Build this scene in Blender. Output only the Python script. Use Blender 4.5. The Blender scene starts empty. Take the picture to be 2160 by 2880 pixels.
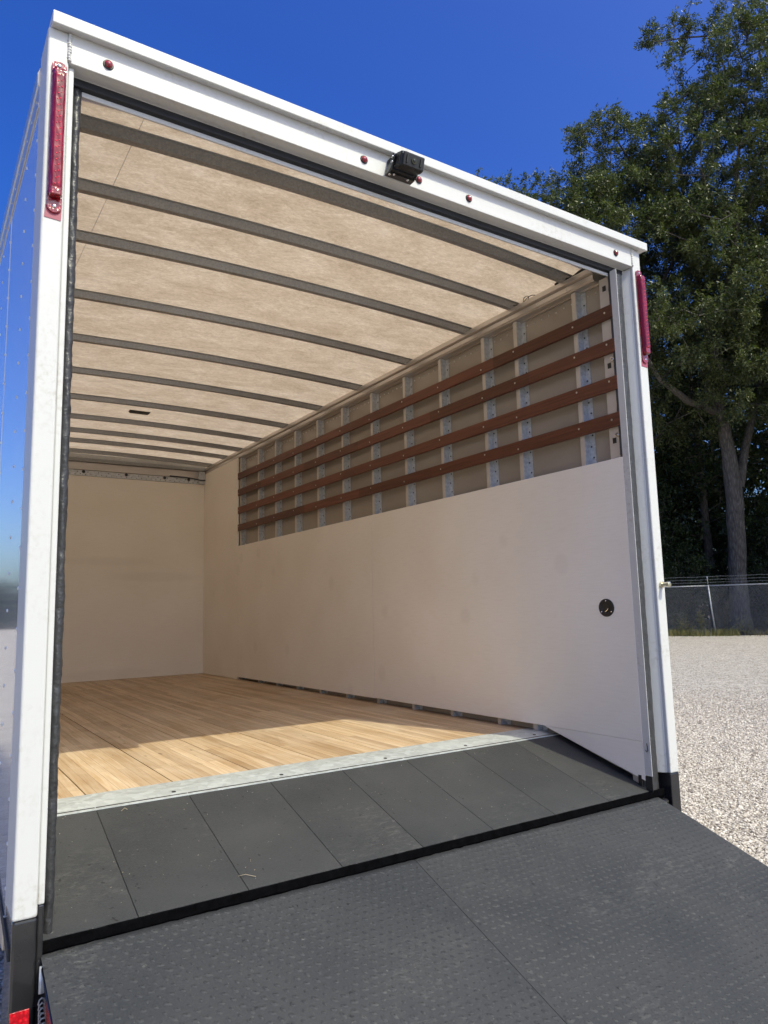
import bpy, bmesh, math, random
import numpy as np
from mathutils import Vector, Matrix, noise as mnoise

sc = bpy.context.scene
COL = sc.collection
R = math.radians

# ------------------------------------------------------------------ camera
cam_d = bpy.data.cameras.new('camera'); cam = bpy.data.objects.new('camera', cam_d); COL.objects.link(cam)
cr = Vector((0.83874, -0.54394, -0.02536)); cu = Vector((-0.05211, -0.12655, 0.99059)); cf = Vector((0.54203, 0.82953, 0.13449))
mt = Matrix((cr, cu, -cf)).transposed().to_4x4(); mt.translation = (-0.3061, -1.9377, 0.5915)
cam.matrix_world = mt
cam_d.sensor_fit = 'VERTICAL'; cam_d.sensor_height = 36; cam_d.lens = 36 * 2030.84 / 2880
cam_d.clip_start = 0.02; cam_d.clip_end = 2000
sc.camera = cam

# ------------------------------------------------------------------ sky, sun, exposure
SUN = Vector((0.235, -0.78, 1.0)).normalized()          # towards the sun
w = bpy.data.worlds.new('World'); sc.world = w; w.use_nodes = True
wn = w.node_tree; bg = wn.nodes['Background']
sky = wn.nodes.new('ShaderNodeTexSky'); sky.sky_type = 'NISHITA'; sky.sun_disc = False
sky.sun_elevation = math.asin(SUN.z); sky.sun_rotation = math.atan2(SUN.x, SUN.y)
sky.altitude = 0; sky.air_density = 1.0; sky.dust_density = 3.4; sky.ozone_density = 7.0
hs_ = wn.nodes.new('ShaderNodeHueSaturation'); hs_.inputs['Hue'].default_value = .525; hs_.inputs['Saturation'].default_value = 1.32
wn.links.new(sky.outputs[0], hs_.inputs['Color']); wn.links.new(hs_.outputs[0], bg.inputs[0]); bg.inputs[1].default_value = 0.130
sl = bpy.data.lights.new('sun', 'SUN'); so = bpy.data.objects.new('sun', sl); COL.objects.link(so)
sl.energy = 2.05; sl.angle = R(0.53); sl.color = (1.0, 0.93, 0.81)
so.rotation_euler = (-SUN).to_track_quat('-Z', 'Y').to_euler(); so.location = (5, -10, 14)
sc.view_settings.view_transform = 'Standard'; sc.view_settings.look = 'None'
sc.view_settings.exposure = 0.9
sc.view_settings.use_white_balance = True; sc.view_settings.white_balance_temperature = 7150; sc.view_settings.white_balance_tint = -3; sc.view_settings.gamma = 1
sc.view_settings.use_curve_mapping = False
sc.render.engine = 'CYCLES'
sc.cycles.max_bounces = 10; sc.cycles.diffuse_bounces = 6; sc.cycles.glossy_bounces = 4
sc.cycles.transmission_bounces = 6; sc.cycles.transparent_max_bounces = 8
sc.cycles.use_denoising = True
sc.cycles.sample_clamp_indirect = 6

# ------------------------------------------------------------------ material helpers
class NT:
    def __init__(s, name):
        s.m = bpy.data.materials.new(name); s.m.use_nodes = True; s.t = s.m.node_tree
        s.b = s.t.nodes['Principled BSDF']; s.out = s.t.nodes['Material Output']
        s._tc = None
    def n(s, ty, **kw):
        x = s.t.nodes.new(ty)
        for k, v in kw.items(): setattr(x, k, v)
        return x
    def l(s, a, b): s.t.links.new(a, b)
    @property
    def obj(s):
        if s._tc is None: s._tc = s.n('ShaderNodeTexCoord')
        return s._tc.outputs['Object']
    def mapped(s, scale=(1, 1, 1), rot=(0, 0, 0), src=None):
        mp = s.n('ShaderNodeMapping'); mp.inputs['Scale'].default_value = scale; mp.inputs['Rotation'].default_value = rot
        s.l(src or s.obj, mp.inputs[0]); return mp.outputs[0]
    def noise(s, scale, detail=4, rough=.55, vec=None, dist=0):
        x = s.n('ShaderNodeTexNoise'); x.inputs['Scale'].default_value = scale; x.inputs['Detail'].default_value = detail
        x.inputs['Roughness'].default_value = rough; x.inputs['Distortion'].default_value = dist
        s.l(vec or s.obj, x.inputs['Vector']); return x.outputs['Fac']
    def ramp(s, fac, stops):
        x = s.n('ShaderNodeValToRGB'); e = x.color_ramp.elements
        while len(e) < len(stops): e.new(.5)
        for el, (p, c) in zip(e, stops):
            el.position = p; el.color = (*c, 1) if len(c) == 3 else c
        s.l(fac, x.inputs[0]); return x.outputs[0]
    def mix(s, fac, a, b, mode='MIX'):
        x = s.n('ShaderNodeMix'); x.data_type = 'RGBA'; x.blend_type = mode
        for i, v in ((0, fac), (6, a), (7, b)):
            if hasattr(v, 'is_output'): s.l(v, x.inputs[i])
            elif i == 0: x.inputs[0].default_value = v
            else: x.inputs[i].default_value = (*v, 1)
        return x.outputs[2]
    def math(s, op, a, b=0.0):
        x = s.n('ShaderNodeMath', operation=op)
        for i, v in ((0, a), (1, b)):
            if hasattr(v, 'is_output'): s.l(v, x.inputs[i])
            else: x.inputs[i].default_value = v
        return x.outputs[0]
    def bump(s, h, strength=.3, dist=.01, normal=None):
        x = s.n('ShaderNodeBump'); x.inputs['Strength'].default_value = strength; x.inputs['Distance'].default_value = dist
        s.l(h, x.inputs['Height'])
        if normal: s.l(normal, x.inputs['Normal'])
        s.l(x.outputs[0], s.b.inputs['Normal']); return x.outputs[0]
    def set(s, **kw):
        for k, v in kw.items():
            i = s.b.inputs[k.replace('_', ' ')]
            if hasattr(v, 'is_output'): s.l(v, i)
            else: i.default_value = (*v, 1) if isinstance(v, tuple) and len(v) == 3 else v

def mul(c, k): return tuple(min(1, x * k) for x in c)
def plain(name, col, rough=.5, metal=0, var=.12, vs=6, bump=None, coat=0, spec=.5, crough=.05, vec=(1, 1, 1)):
    t = NT(name)
    v = t.mapped(vec)
    f = t.noise(vs, 5, .6, v)
    t.set(Base_Color=t.ramp(f, [(.25, mul(col, 1 - var)), (.75, mul(col, 1 + var))]), Roughness=rough, Metallic=metal, Specular_IOR_Level=spec, Coat_Weight=coat, Coat_Roughness=crough)
    if bump: t.bump(t.noise(bump[0], 4, .6, v), bump[1], bump[2])
    return t.m

MT = {}
# white enamel of the rear frame: a little grime
t = NT('white_enamel')
g1 = t.noise(3, 6, .65); g2 = t.noise(60, 3, .6)
dirt = t.math('MULTIPLY', t.ramp(g1, [(.46, (0, 0, 0)), (.72, (1, 1, 1))]), t.ramp(g2, [(.48, (0, 0, 0)), (.70, (1, 1, 1))]))
t.set(Base_Color=t.mix(dirt, (.58, .58, .57), (.40, .37, .32)), Roughness=.48, Coat_Weight=.08, Coat_Roughness=.12)
t.bump(t.noise(14, 2, .5), .05, .004); MT['white'] = t.m
# glossy prefinished side skin, oil-canned
t = NT('gloss_skin')
wv = t.noise(2.2, 2, .4, t.mapped((1, 1, .6)))
t.set(Base_Color=(.70, .71, .73), Roughness=.22, Coat_Weight=1.0, Coat_Roughness=.07)
t.bump(wv, .5, .012); MT['skin'] = t.m
MT['skin_in'] = plain('inner_skin', (.36, .315, .262), .20, 0, .10, 2, (1.6, .35, .02), spec=.5)
MT['ply'] = None
t = NT('painted_plywood')
gr = t.noise(9, 5, .6, t.mapped((1, 1.2, 16)))
pt = t.ramp(t.noise(2.3, 2, .4), [(.35, (.85, .795, .71)), (.7, (.89, .84, .765))])
vo = t.n('ShaderNodeTexVoronoi'); vo.inputs['Scale'].default_value = 3.1; vo.inputs['Randomness'].default_value = .85; t.l(t.mapped((.1, 1, .9)), vo.inputs['Vector'])
sm = t.ramp(vo.outputs['Distance'], [(.10, (1, 1, 1)), (.17, (0, 0, 0))])
pc = t.mix(t.math('MULTIPLY', sm, .11), pt, (.50, .44, .38))
t.set(Base_Color=t.mix(t.math('MULTIPLY', t.ramp(gr, [(.45, (0, 0, 0)), (.8, (1, 1, 1))]), .14), pc, (.55, .48, .40)), Roughness=.62, Specular_IOR_Level=.3)
t.bump(gr, .12, .002); MT['ply'] = t.m
# galvanised steel with spangle
def galv(name, col, rough, metal, sc_=70, amp=.3):
    t = NT(name); vo = t.n('ShaderNodeTexVoronoi'); vo.inputs['Scale'].default_value = sc_; t.l(t.obj, vo.inputs['Vector'])
    sp = t.n('ShaderNodeSeparateColor'); t.l(vo.outputs['Color'], sp.inputs[0])
    f = t.math('ADD', t.math('MULTIPLY', sp.outputs[0], .6), t.math('MULTIPLY', t.noise(5, 4), .5))
    t.set(Base_Color=t.ramp(f, [(.15, mul(col, 1 - amp)), (.85, mul(col, 1 + amp))]), Roughness=t.ramp(sp.outputs[1], [(0, (rough * .8,) * 3), (1, (rough * 1.2,) * 3)]), Metallic=metal)
    return t.m
MT['galv'] = galv('galvanised_steel', (.56, .58, .60), .45, .3, 90, .16)
MT['sill'] = galv('galvanised_sill', (.52, .56, .57), .5, .35, 45, .16)
MT['bow'] = galv('roof_bow_steel', (.36, .36, .355), .40, .5, 160, .14)
MT['alu'] = plain('mill_aluminium', (.62, .58, .54), .34, .75, .12, 3, None, vec=(1, .1, 4))
MT['postface'] = plain('post_flange', (.58, .54, .49), .45, .35, .10, 8)
MT['black'] = plain('black_enamel', (.016, .016, .018), .22, 0, .3, 8, None, .4)
MT['blackmatte'] = plain('black_plastic', (.014, .014, .015), .45, 0, .3, 30, (200, .1, .001))
MT['edge'] = plain('rubber_cut_edge', (.0025, .0025, .003), .9, 0, .6, 40, (70, .5, .003), spec=.03)
t = NT('foam_seal')
vo = t.n('ShaderNodeTexVoronoi'); vo.inputs['Scale'].default_value = 34; t.l(t.mapped((1, 1, .7)), vo.inputs['Vector'])
t.set(Base_Color=(.034, .034, .036), Roughness=.40, Specular_IOR_Level=.6)
t.bump(t.math('ADD', vo.outputs['Distance'], t.noise(80, 3)), .55, .006); MT['seal'] = t.m
MT['sealflat'] = plain('flat_seal', (.012, .013, .018), .55, 0, .2, 20, (90, .1, .001))
# rubber mats: dusty, speckled
def rubber(name, col, dust, bs, scw=.45):
    t = NT(name)
    oi = t.n('ShaderNodeObjectInfo'); sh = t.n('ShaderNodeVectorMath', operation='ADD'); t.l(t.obj, sh.inputs[0])
    sm = t.n('ShaderNodeVectorMath', operation='SCALE'); t.l(oi.outputs['Random'], sm.inputs['Scale']); sm.inputs[0].default_value = (9.1, 5.3, 2.7); t.l(sm.outputs[0], sh.inputs[1])
    v = sh.outputs[0]
    big = t.noise(2.6, 6, .62, v, .3); fine = t.noise(170, 3, .7, v)
    spk = t.ramp(t.noise(75, 2, .55, v), [(.70, (0, 0, 0)), (.745, (1, 1, 1))])
    blk = t.ramp(t.noise(52, 2, .5, v), [(.265, (1, 1, 1)), (.30, (0, 0, 0))])
    c = t.mix(t.ramp(big, [(.36, (0, 0, 0)), (.78, (1, 1, 1))]), col, dust)
    c = t.mix(t.math('MULTIPLY', t.ramp(fine, [(.35, (0, 0, 0)), (.75, (1, 1, 1))]), .35), c, mul(dust, 1.25))
    c = t.mix(t.math('MULTIPLY', spk, t.math('MULTIPLY', t.ramp(t.noise(5, 3, .6, v), [(.42, (0, 0, 0)), (.7, (1, 1, 1))]), .55)), c, (.24, .23, .21))
    sv_ = t.mapped((1.0, 2.6, 2.6), (0, 0, R(35)), src=v)
    scf = t.math('MULTIPLY', t.ramp(t.noise(3.1, 4, .6, v, .4), [(.54, (0, 0, 0)), (.72, (1, 1, 1))]), t.ramp(t.noise(26, 6, .78, sv_, .6), [(.50, (0, 0, 0)), (.70, (1, 1, 1))]))
    c = t.mix(t.math('MULTIPLY', scf, scw), c, (.17, .165, .155))
    c = t.mix(t.math('MULTIPLY', blk, .7), c, mul(col, .35))
    t.set(Base_Color=c, Roughness=.72, Specular_IOR_Level=.35)
    t.bump(t.math('ADD', t.noise(210, 3, .7, v), t.math('MULTIPLY', t.noise(30, 3, .6, v), .6)), .5, bs)
    return t.m
MT['mat'] = rubber('rubber_mat', (.027, .0288, .032), (.052, .053, .054), .003)
MT['ramp'] = rubber('ramp_rubber', (.026, .029, .034), (.052, .053, .055), .004, .75)
MT['stud'] = rubber('ramp_stud_rubber', (.030, .033, .038), (.060, .060, .061), .003, .85)
# laminated hardwood floor boards
t = NT('laminated_oak')
oi = t.n('ShaderNodeObjectInfo'); sx = t.n('ShaderNodeSeparateXYZ'); t.l(t.obj, sx.inputs[0])
cx = t.n('ShaderNodeCombineXYZ'); t.l(t.math('ADD', sx.outputs[1], t.math('MULTIPLY', oi.outputs['Random'], 37.0)), cx.inputs[0])
t.l(sx.outputs[0], cx.inputs[1]); t.l(t.math('MULTIPLY', oi.outputs['Random'], 11.0), cx.inputs[2]); v = cx.outputs[0]
br = t.n('ShaderNodeTexBrick'); br.offset = .37; br.squash = 1
t.l(v, br.inputs['Vector'])
for k, x in dict(Scale=1, Mortar_Size=.0009, Brick_Width=1.1, Row_Height=.0366, Bias=0).items(): br.inputs[k.replace('_', ' ')].default_value = x
br.inputs['Color1'].default_value = (.46, .34, .225, 1); br.inputs['Color2'].default_value = (.72, .58, .42, 1); br.inputs['Mortar'].default_value = (.27, .175, .10, 1)
grain = t.noise(22, 6, .65, t.mapped((.16, 3.2, 1), src=v), .6)
c = t.mix(t.ramp(grain, [(.38, (0, 0, 0)), (.7, (1, 1, 1))]), (.74, .63, .50), (1, 1, 1))
c = t.mix(1.0, br.outputs['Color'], c, 'MULTIPLY')
st = t.ramp(t.noise(4.2, 5, .65, t.mapped((.6, 1.6, 1), src=v), .8), [(.60, (0, 0, 0)), (.74, (1, 1, 1))])
c = t.mix(t.math('MULTIPLY', t.ramp(t.noise(1.7, 5, .6, v, .5), [(.42, (0, 0, 0)), (.66, (1, 1, 1))]), .30), c, (.72, .62, .50))
c = t.mix(t.math('MULTIPLY', st, .5), c, (.22, .15, .095))
kn = t.ramp(t.noise(15, 2, .5, t.mapped((.6, 1.5, 1), src=v)), [(.715, (0, 0, 0)), (.77, (1, 1, 1))])
c = t.mix(t.math('MULTIPLY', kn, .65), c, (.13, .09, .06))
t.set(Base_Color=c, Roughness=.5, Specular_IOR_Level=.35); t.bump(grain, .12, .002); MT['oak'] = t.m
# red-brown slats
t = NT('red_hardwood')
sx = t.n('ShaderNodeSeparateXYZ'); t.l(t.obj, sx.inputs[0]); cx = t.n('ShaderNodeCombineXYZ')
t.l(sx.outputs[1], cx.inputs[0]); t.l(sx.outputs[2], cx.inputs[1]); v = cx.outputs[0]
br = t.n('ShaderNodeTexBrick'); br.offset = .31; t.l(v, br.inputs['Vector'])
for k, x in dict(Scale=1, Mortar_Size=.0, Brick_Width=.83, Row_Height=.1625).items(): br.inputs[k.replace('_', ' ')].default_value = x
br.inputs['Color1'].default_value = (.105, .036, .019, 1); br.inputs['Color2'].default_value = (.20, .072, .040, 1)
gr = t.noise(24, 6, .65, t.mapped((.12, 3, 1), src=v), .4)
c = t.mix(1.0, br.outputs['Color'], t.ramp(gr, [(.35, (.62, .56, .52)), (.7, (1.12, 1.1, 1.1))]), 'MULTIPLY')
c = t.mix(t.math('MULTIPLY', t.ramp(t.noise(7, 4, .6, t.mapped((.5, 2, 1), src=v)), [(.66, (0, 0, 0)), (.76, (1, 1, 1))]), .6), c, (.045, .022, .014))
t.set(Base_Color=c, Roughness=.42, Specular_IOR_Level=.4); t.bump(gr, .1, .002); MT['slat'] = t.m
# translucent fibreglass roof
t = NT('fibreglass_roof')
v = t.mapped((.9, 1.6, 1), (0, 0, R(24)))
f = t.math('ADD', t.math('MULTIPLY', t.noise(4.2, 7, .80, v, .4), .55), t.math('MULTIPLY', t.noise(48, 5, .8, v, .8), .45))
c = t.ramp(f, [(.36, (.45, .335, .215)), (.50, (.64, .50, .345)), (.64, (.84, .70, .52))])
tr = t.n('ShaderNodeBsdfTranslucent'); t.l(c, tr.inputs[0]); t.set(Base_Color=c, Roughness=.6)
mx = t.n('ShaderNodeMixShader'); mx.inputs[0].default_value = .46; t.l(t.b.outputs[0], mx.inputs[1]); t.l(tr.outputs[0], mx.inputs[2]); t.l(mx.outputs[0], t.out.inputs[0]); MT['roof'] = t.m
# lamp plastics
def lens(name, col, rough, tw=.25):
    t = NT(name); vo = t.n('ShaderNodeTexVoronoi'); vo.inputs['Scale'].default_value = 120; t.l(t.obj, vo.inputs['Vector'])
    t.set(Base_Color=t.ramp(vo.outputs['Distance'], [(.1, mul(col, 1.5)), (.55, mul(col, .7))]), Roughness=rough, Coat_Weight=1, Coat_Roughness=.03, Transmission_Weight=tw)
    t.bump(vo.outputs['Distance'], .5, .003); return t.m
MT['red'] = lens('red_lens', (.36, .003, .014), .12)
t = NT('clear_film'); cr_ = t.noise(38, 4, .65, t.mapped((1, 1, .3)), 1.0)
t.set(Base_Color=t.ramp(cr_, [(.38, (.13, .002, .012)), (.68, (.26, .006, .028)), (.84, (.28, .07, .10))]), Roughness=.22, Coat_Weight=.35, Coat_Roughness=.06, Specular_IOR_Level=.3)
t.bump(cr_, .35, .004); MT['film'] = t.m
MT['led'] = plain('led_spot', (.75, .015, .05), .15, 0, .2, 30, None, 1)
MT['pink'] = plain('pink_gasket', (.33, .075, .11), .5)
MT['chrome'] = plain('bright_steel', (.65, .64, .62), .18, 1, .08)
MT['brass'] = plain('zinc_yellow_steel', (.60, .55, .42), .28, 1, .1)
MT['tape'] = lens('red_reflective_tape', (.62, .006, .018), .3, 0)
MT['glass'] = plain('dark_glass', (.01, .011, .012), .03, 0, .05, 3, None, .5)
MT['tyre'] = plain('tyre_rubber', (.018, .018, .018), .8)
MT['screw'] = plain('zinc_screw', (.6, .58, .55), .3, .8)
MT['hole'] = plain('dark_steel', (.03, .03, .032), .5, .3)
# gravel
def gravel_cols(t, f): return t.ramp(f, [(0, (.25, .21, .17)), (.25, (.44, .39, .33)), (.6, (.60, .545, .47)), (1, (.76, .71, .63))])
t = NT('gravel_ground')
vo = t.n('ShaderNodeTexVoronoi'); vo.inputs['Scale'].default_value = 46; t.l(t.obj, vo.inputs['Vector'])
sp = t.n('ShaderNodeSeparateColor'); t.l(vo.outputs['Color'], sp.inputs[0])
vb = t.n('ShaderNodeTexVoronoi'); vb.inputs['Scale'].default_value = 11; t.l(t.obj, vb.inputs['Vector'])
sb = t.n('ShaderNodeSeparateColor'); t.l(vb.outputs['Color'], sb.inputs[0])
c = gravel_cols(t, t.math('ADD', t.math('MULTIPLY', sp.outputs[0], .62), t.math('MULTIPLY', sb.outputs[0], .38)))
c = t.mix(t.ramp(vo.outputs['Distance'], [(.52, (0, 0, 0)), (.80, (1, 1, 1))]), c, (.13, .115, .10))
c = t.mix(t.math('MULTIPLY', t.ramp(t.noise(.5, 4, .6), [(.45, (0, 0, 0)), (.75, (1, 1, 1))]), .22), c, (.40, .34, .28))
t.set(Base_Color=c, Roughness=.9, Specular_IOR_Level=.2)
t.bump(t.math('SUBTRACT', 1.0, vo.outputs['Distance']), .9, .022); MT['gravel'] = t.m
t = NT('gravel_stone'); oi = t.n('ShaderNodeObjectInfo')
c = t.mix(1.0, gravel_cols(t, oi.outputs['Random']), t.ramp(t.noise(60, 3), [(.3, (.82, .8, .78)), (.7, (1.1, 1.1, 1.1))]), 'MULTIPLY')
t.set(Base_Color=c, Roughness=.85, Specular_IOR_Level=.25); MT['stone'] = t.m
MT['soil'] = plain('forest_litter', (.055, .042, .028), .95, 0, .5, 8, (14, .8, .05))
# vegetation
def leaf(name, a, b, rough=.42, tw=.3, spec=.45):
    t = NT(name); ge = t.n('ShaderNodeNewGeometry')
    f = t.math('ADD', t.math('MULTIPLY', ge.outputs['Random Per Island'], .55), t.math('MULTIPLY', t.noise(.55, 3), .6))
    c = t.ramp(f, [(.2, a), (.85, b)])
    tr = t.n('ShaderNodeBsdfTranslucent'); t.l(t.mix(1.0, c, (1.2, 1.35, .6), 'MULTIPLY'), tr.inputs[0])
    t.set(Base_Color=c, Roughness=rough, Specular_IOR_Level=spec)
    mx = t.n('ShaderNodeMixShader'); mx.inputs[0].default_value = tw; t.l(t.b.outputs[0], mx.inputs[1]); t.l(tr.outputs[0], mx.inputs[2]); t.l(mx.outputs[0], t.out.inputs[0])
    return t.m
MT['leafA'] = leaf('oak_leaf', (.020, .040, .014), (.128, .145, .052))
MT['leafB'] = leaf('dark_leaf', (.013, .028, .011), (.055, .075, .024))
MT['grass'] = leaf('weed_leaf', (.06, .072, .022), (.28, .245, .11), .6, .3, .3)
t = NT('oak_bark'); v = t.mapped((1, 1, .22)); nb = t.noise(9, 6, .7, v, .5)
vo = t.n('ShaderNodeTexVoronoi'); vo.feature = 'DISTANCE_TO_EDGE'; vo.inputs['Scale'].default_value = 11; t.l(t.mapped((1, 1, .18)), vo.inputs['Vector'])
t.set(Base_Color=t.ramp(t.math('ADD', t.math('MULTIPLY', nb, .7), t.math('MULTIPLY', vo.outputs['Distance'], .7)), [(.25, (.045, .039, .034)), (.75, (.20, .18, .155))]), Roughness=.9)
t.bump(t.math('ADD', nb, vo.outputs['Distance']), .9, .06); MT['bark'] = t.m
MT['fence'] = plain('fence_zinc', (.38, .39, .39), .5, .3, .15, 3)

# ------------------------------------------------------------------ mesh helpers
class MB:
    def __init__(s): s.v = []; s.f = []
    def add(s, vs, fs):
        b = len(s.v); s.v += [tuple(x) for x in vs]; s.f += [tuple(b + i for i in q) for q in fs]; return s
    def box(s, x0, x1, y0, y1, z0, z1):
        return s.add([(x, y, z) for z in (z0, z1) for y in (y0, y1) for x in (x0, x1)],
                     [(0, 2, 3, 1), (4, 5, 7, 6), (0, 1, 5, 4), (1, 3, 7, 5), (3, 2, 6, 7), (2, 0, 4, 6)])
    def prism(s, poly, axis, a0, a1):
        n = len(poly)
        def p(u, v, a): return {'x': (a, u, v), 'y': (u, a, v), 'z': (u, v, a)}[axis]
        return s.add([p(u, v, a0) for u, v in poly] + [p(u, v, a1) for u, v in poly],
                     [tuple(range(n))[::-1], tuple(range(n, 2 * n))] + [(i, (i + 1) % n, n + (i + 1) % n, n + i) for i in range(n)])
    def tube(s, pts, rad, n=8, cap=True):
        pts = [Vector(p) for p in pts]; rad = rad if hasattr(rad, '__len__') else [rad] * len(pts)
        vs = []; fs = []; u = None
        for i, p in enumerate(pts):
            d = (pts[min(i + 1, len(pts) - 1)] - pts[max(i - 1, 0)]).normalized()
            if u is None: u = d.orthogonal().normalized()
            u = (u - d * u.dot(d)).normalized(); w_ = d.cross(u)
            vs += [p + (u * math.cos(2 * math.pi * k / n) + w_ * math.sin(2 * math.pi * k / n)) * rad[i] for k in range(n)]
            if i: fs += [((i - 1) * n + k, (i - 1) * n + (k + 1) % n, i * n + (k + 1) % n, i * n + k) for k in range(n)]
        if cap: fs += [tuple(range(n))[::-1], tuple(range(len(vs) - n, len(vs)))]
        return s.add(vs, fs)
    def cyl(s, c, d, r, h, n=12, r2=None):
        c = Vector(c); d = Vector(d).normalized(); return s.tube([c, c + d * h], [r, r if r2 is None else r2], n)
    def dome(s, c, d, r, h, n=14, rings=4):
        c = Vector(c); d = Vector(d).normalized()
        pts = [c + d * h * math.sin(k / rings * math.pi / 2) for k in range(rings)] + [c + d * h]
        return s.tube(pts, [r * math.cos(k / rings * math.pi / 2) for k in range(rings)] + [r * .05], n)
    def mesh(s, name, smooth=False):
        me = bpy.data.meshes.new(name); me.from_pydata(s.v, [], s.f)
        bm = bmesh.new(); bm.from_mesh(me); bmesh.ops.recalc_face_normals(bm, faces=bm.faces); bm.to_mesh(me); bm.free()
        if smooth: me.polygons.foreach_set('use_smooth', [True] * len(me.polygons))
        return me
    def build(s, name, mat, parent=None, bevel=0, smooth=False, seg=2):
        return put(name, s.mesh(name, smooth), mat, parent, bevel, seg)

def origin_of(o):
    v = Vector((0, 0, 0))
    while o is not None: v += o.location; o = o.parent
    return v
def put(name, me, mat, parent=None, bevel=0, seg=2, loc=(0, 0, 0)):
    o = bpy.data.objects.new(name, me); COL.objects.link(o)
    if not me.materials: me.materials.append(MT[mat] if isinstance(mat, str) else mat)
    o.location = Vector(loc)
    if parent is not None: o.parent = parent; o.location = Vector(loc) - origin_of(parent)
    if bevel:
        b = o.modifiers.new('bevel', 'BEVEL'); b.width = bevel; b.segments = seg; b.limit_method = 'ANGLE'; b.angle_limit = R(35)
    return o
def tag(o, label=None, cat=None, group=None, kind=None):
    if label: o['label'] = label
    if cat: o['category'] = cat
    if group: o['group'] = group
    if kind: o['kind'] = kind
    return o
def empty(name, loc):
    o = bpy.data.objects.new(name, None); COL.objects.link(o); o.location = loc; o.empty_display_size = .2; return o
def np_mesh(name, V, F, smooth=False):
    V = np.asarray(V, np.float32); F = np.asarray(F, np.int32); k = F.shape[1]
    me = bpy.data.meshes.new(name); me.vertices.add(len(V)); me.vertices.foreach_set('co', V.ravel())
    me.loops.add(F.size); me.loops.foreach_set('vertex_index', F.ravel())
    me.polygons.add(len(F)); me.polygons.foreach_set('loop_start', np.arange(0, F.size, k, dtype=np.int32))
    if smooth: me.polygons.foreach_set('use_smooth', np.ones(len(F), bool))
    me.update(calc_edges=True); return me

GZ = -0.85
# ------------------------------------------------------------------ ground
gm = np_mesh('ground', [(-600, -600, GZ), (600, -600, GZ), (600, 600, GZ), (-600, 600, GZ)], [(0, 1, 2, 3)])
tag(put('ground', gm, 'gravel'), kind='structure')
FD = Vector((.55, -.835, 0)).normalized(); FN = Vector((FD.y * -1, FD.x, 0)) * 1.0   # fence run, and outwards
F0 = Vector((28.7, 16.85, GZ))
if FN.dot(Vector((1, 1, 0))) < 0: FN = -FN
a, b = F0 - FD * 60 + FN * .25, F0 + FD * 60 + FN * .25
rs = random.Random(5); edge = []
for i in range(121):
    q = a.lerp(b, i / 120) - FN * (0.35 + .35 * rs.random()); edge.append((q.x, q.y, GZ + .012))
far = [(x + FN.x * 220, y + FN.y * 220, GZ + .012) for x, y, z in edge]
V = edge + far; F = [(i, i + 1, 121 + i + 1, 121 + i) for i in range(120)]
tag(put('forest_floor', np_mesh('forest_floor', V, F), 'soil'), kind='structure')

# gravel stones near the truck: real stones, laid by geometry nodes
def gravel_nodes():
    ng = bpy.data.node_groups.new('gravel_scatter', 'GeometryNodeTree')
    ng.interface.new_socket('Geometry', in_out='INPUT', socket_type='NodeSocketGeometry')
    ng.interface.new_socket('Geometry', in_out='OUTPUT', socket_type='NodeSocketGeometry')
    N = ng.nodes.new; L = ng.links.new
    gi = N('NodeGroupInput'); go = N('NodeGroupOutput')
    dp = N('GeometryNodeDistributePointsOnFaces'); dp.distribute_method = 'RANDOM'
    at = N('GeometryNodeInputNamedAttribute'); at.data_type = 'FLOAT'; at.inputs[0].default_value = 'dens'
    L(gi.outputs[0], dp.inputs['Mesh']); L(at.outputs[0], dp.inputs['Density'])
    ic = N('GeometryNodeMeshIcoSphere'); ic.inputs['Radius'].default_value = 1; ic.inputs['Subdivisions'].default_value = 1
    sp = N('GeometryNodeSetPosition'); wn_ = N('ShaderNodeTexWhiteNoise'); wn_.noise_dimensions = '3D'; ps = N('GeometryNodeInputPosition'); L(ps.outputs[0], wn_.inputs[0])
    vm = N('ShaderNodeVectorMath'); vm.operation = 'SUBTRACT'; L(wn_.outputs['Color'], vm.inputs[0]); vm.inputs[1].default_value = (.5, .5, .5)
    vs = N('ShaderNodeVectorMath'); vs.operation = 'SCALE'; L(vm.outputs[0], vs.inputs[0]); vs.inputs['Scale'].default_value = .55
    L(ic.outputs[0], sp.inputs['Geometry']); L(vs.outputs[0], sp.inputs['Offset'])
    io = N('GeometryNodeInstanceOnPoints'); L(dp.outputs['Points'], io.inputs['Points']); L(sp.outputs[0], io.inputs['Instance'])
    rr = N('FunctionNodeRandomValue'); rr.data_type = 'FLOAT_VECTOR'; rr.inputs[0].default_value = (-.5, -.5, -3.2); rr.inputs[1].default_value = (.5, .5, 3.2); L(rr.outputs[0], io.inputs['Rotation'])
    r1 = N('FunctionNodeRandomValue'); r1.data_type = 'FLOAT_VECTOR'; r1.inputs[0].default_value = (.65, .65, .38); r1.inputs[1].default_value = (1.35, 1.1, .8); r1.inputs['Seed'].default_value = 3
    r2 = N('FunctionNodeRandomValue'); r2.data_type = 'FLOAT'; r2.inputs[2].default_value = 0; r2.inputs[3].default_value = 1; r2.inputs['Seed'].default_value = 7
    pw = N('ShaderNodeMath'); pw.operation = 'POWER'; L(r2.outputs[1], pw.inputs[0]); pw.inputs[1].default_value = 2.6
    ml = N('ShaderNodeMath'); ml.operation = 'MULTIPLY_ADD'; L(pw.outputs[0], ml.inputs[0]); ml.inputs[1].default_value = .0105; ml.inputs[2].default_value = .0048
    sv = N('ShaderNodeVectorMath'); sv.operation = 'SCALE'; L(r1.outputs[0], sv.inputs[0]); L(ml.outputs[0], sv.inputs['Scale']); L(sv.outputs[0], io.inputs['Scale'])
    sm = N('GeometryNodeSetMaterial'); sm.inputs['Material'].default_value = MT['stone']; L(io.outputs[0], sm.inputs[0]); L(sm.outputs[0], go.inputs[0])
    return ng
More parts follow.
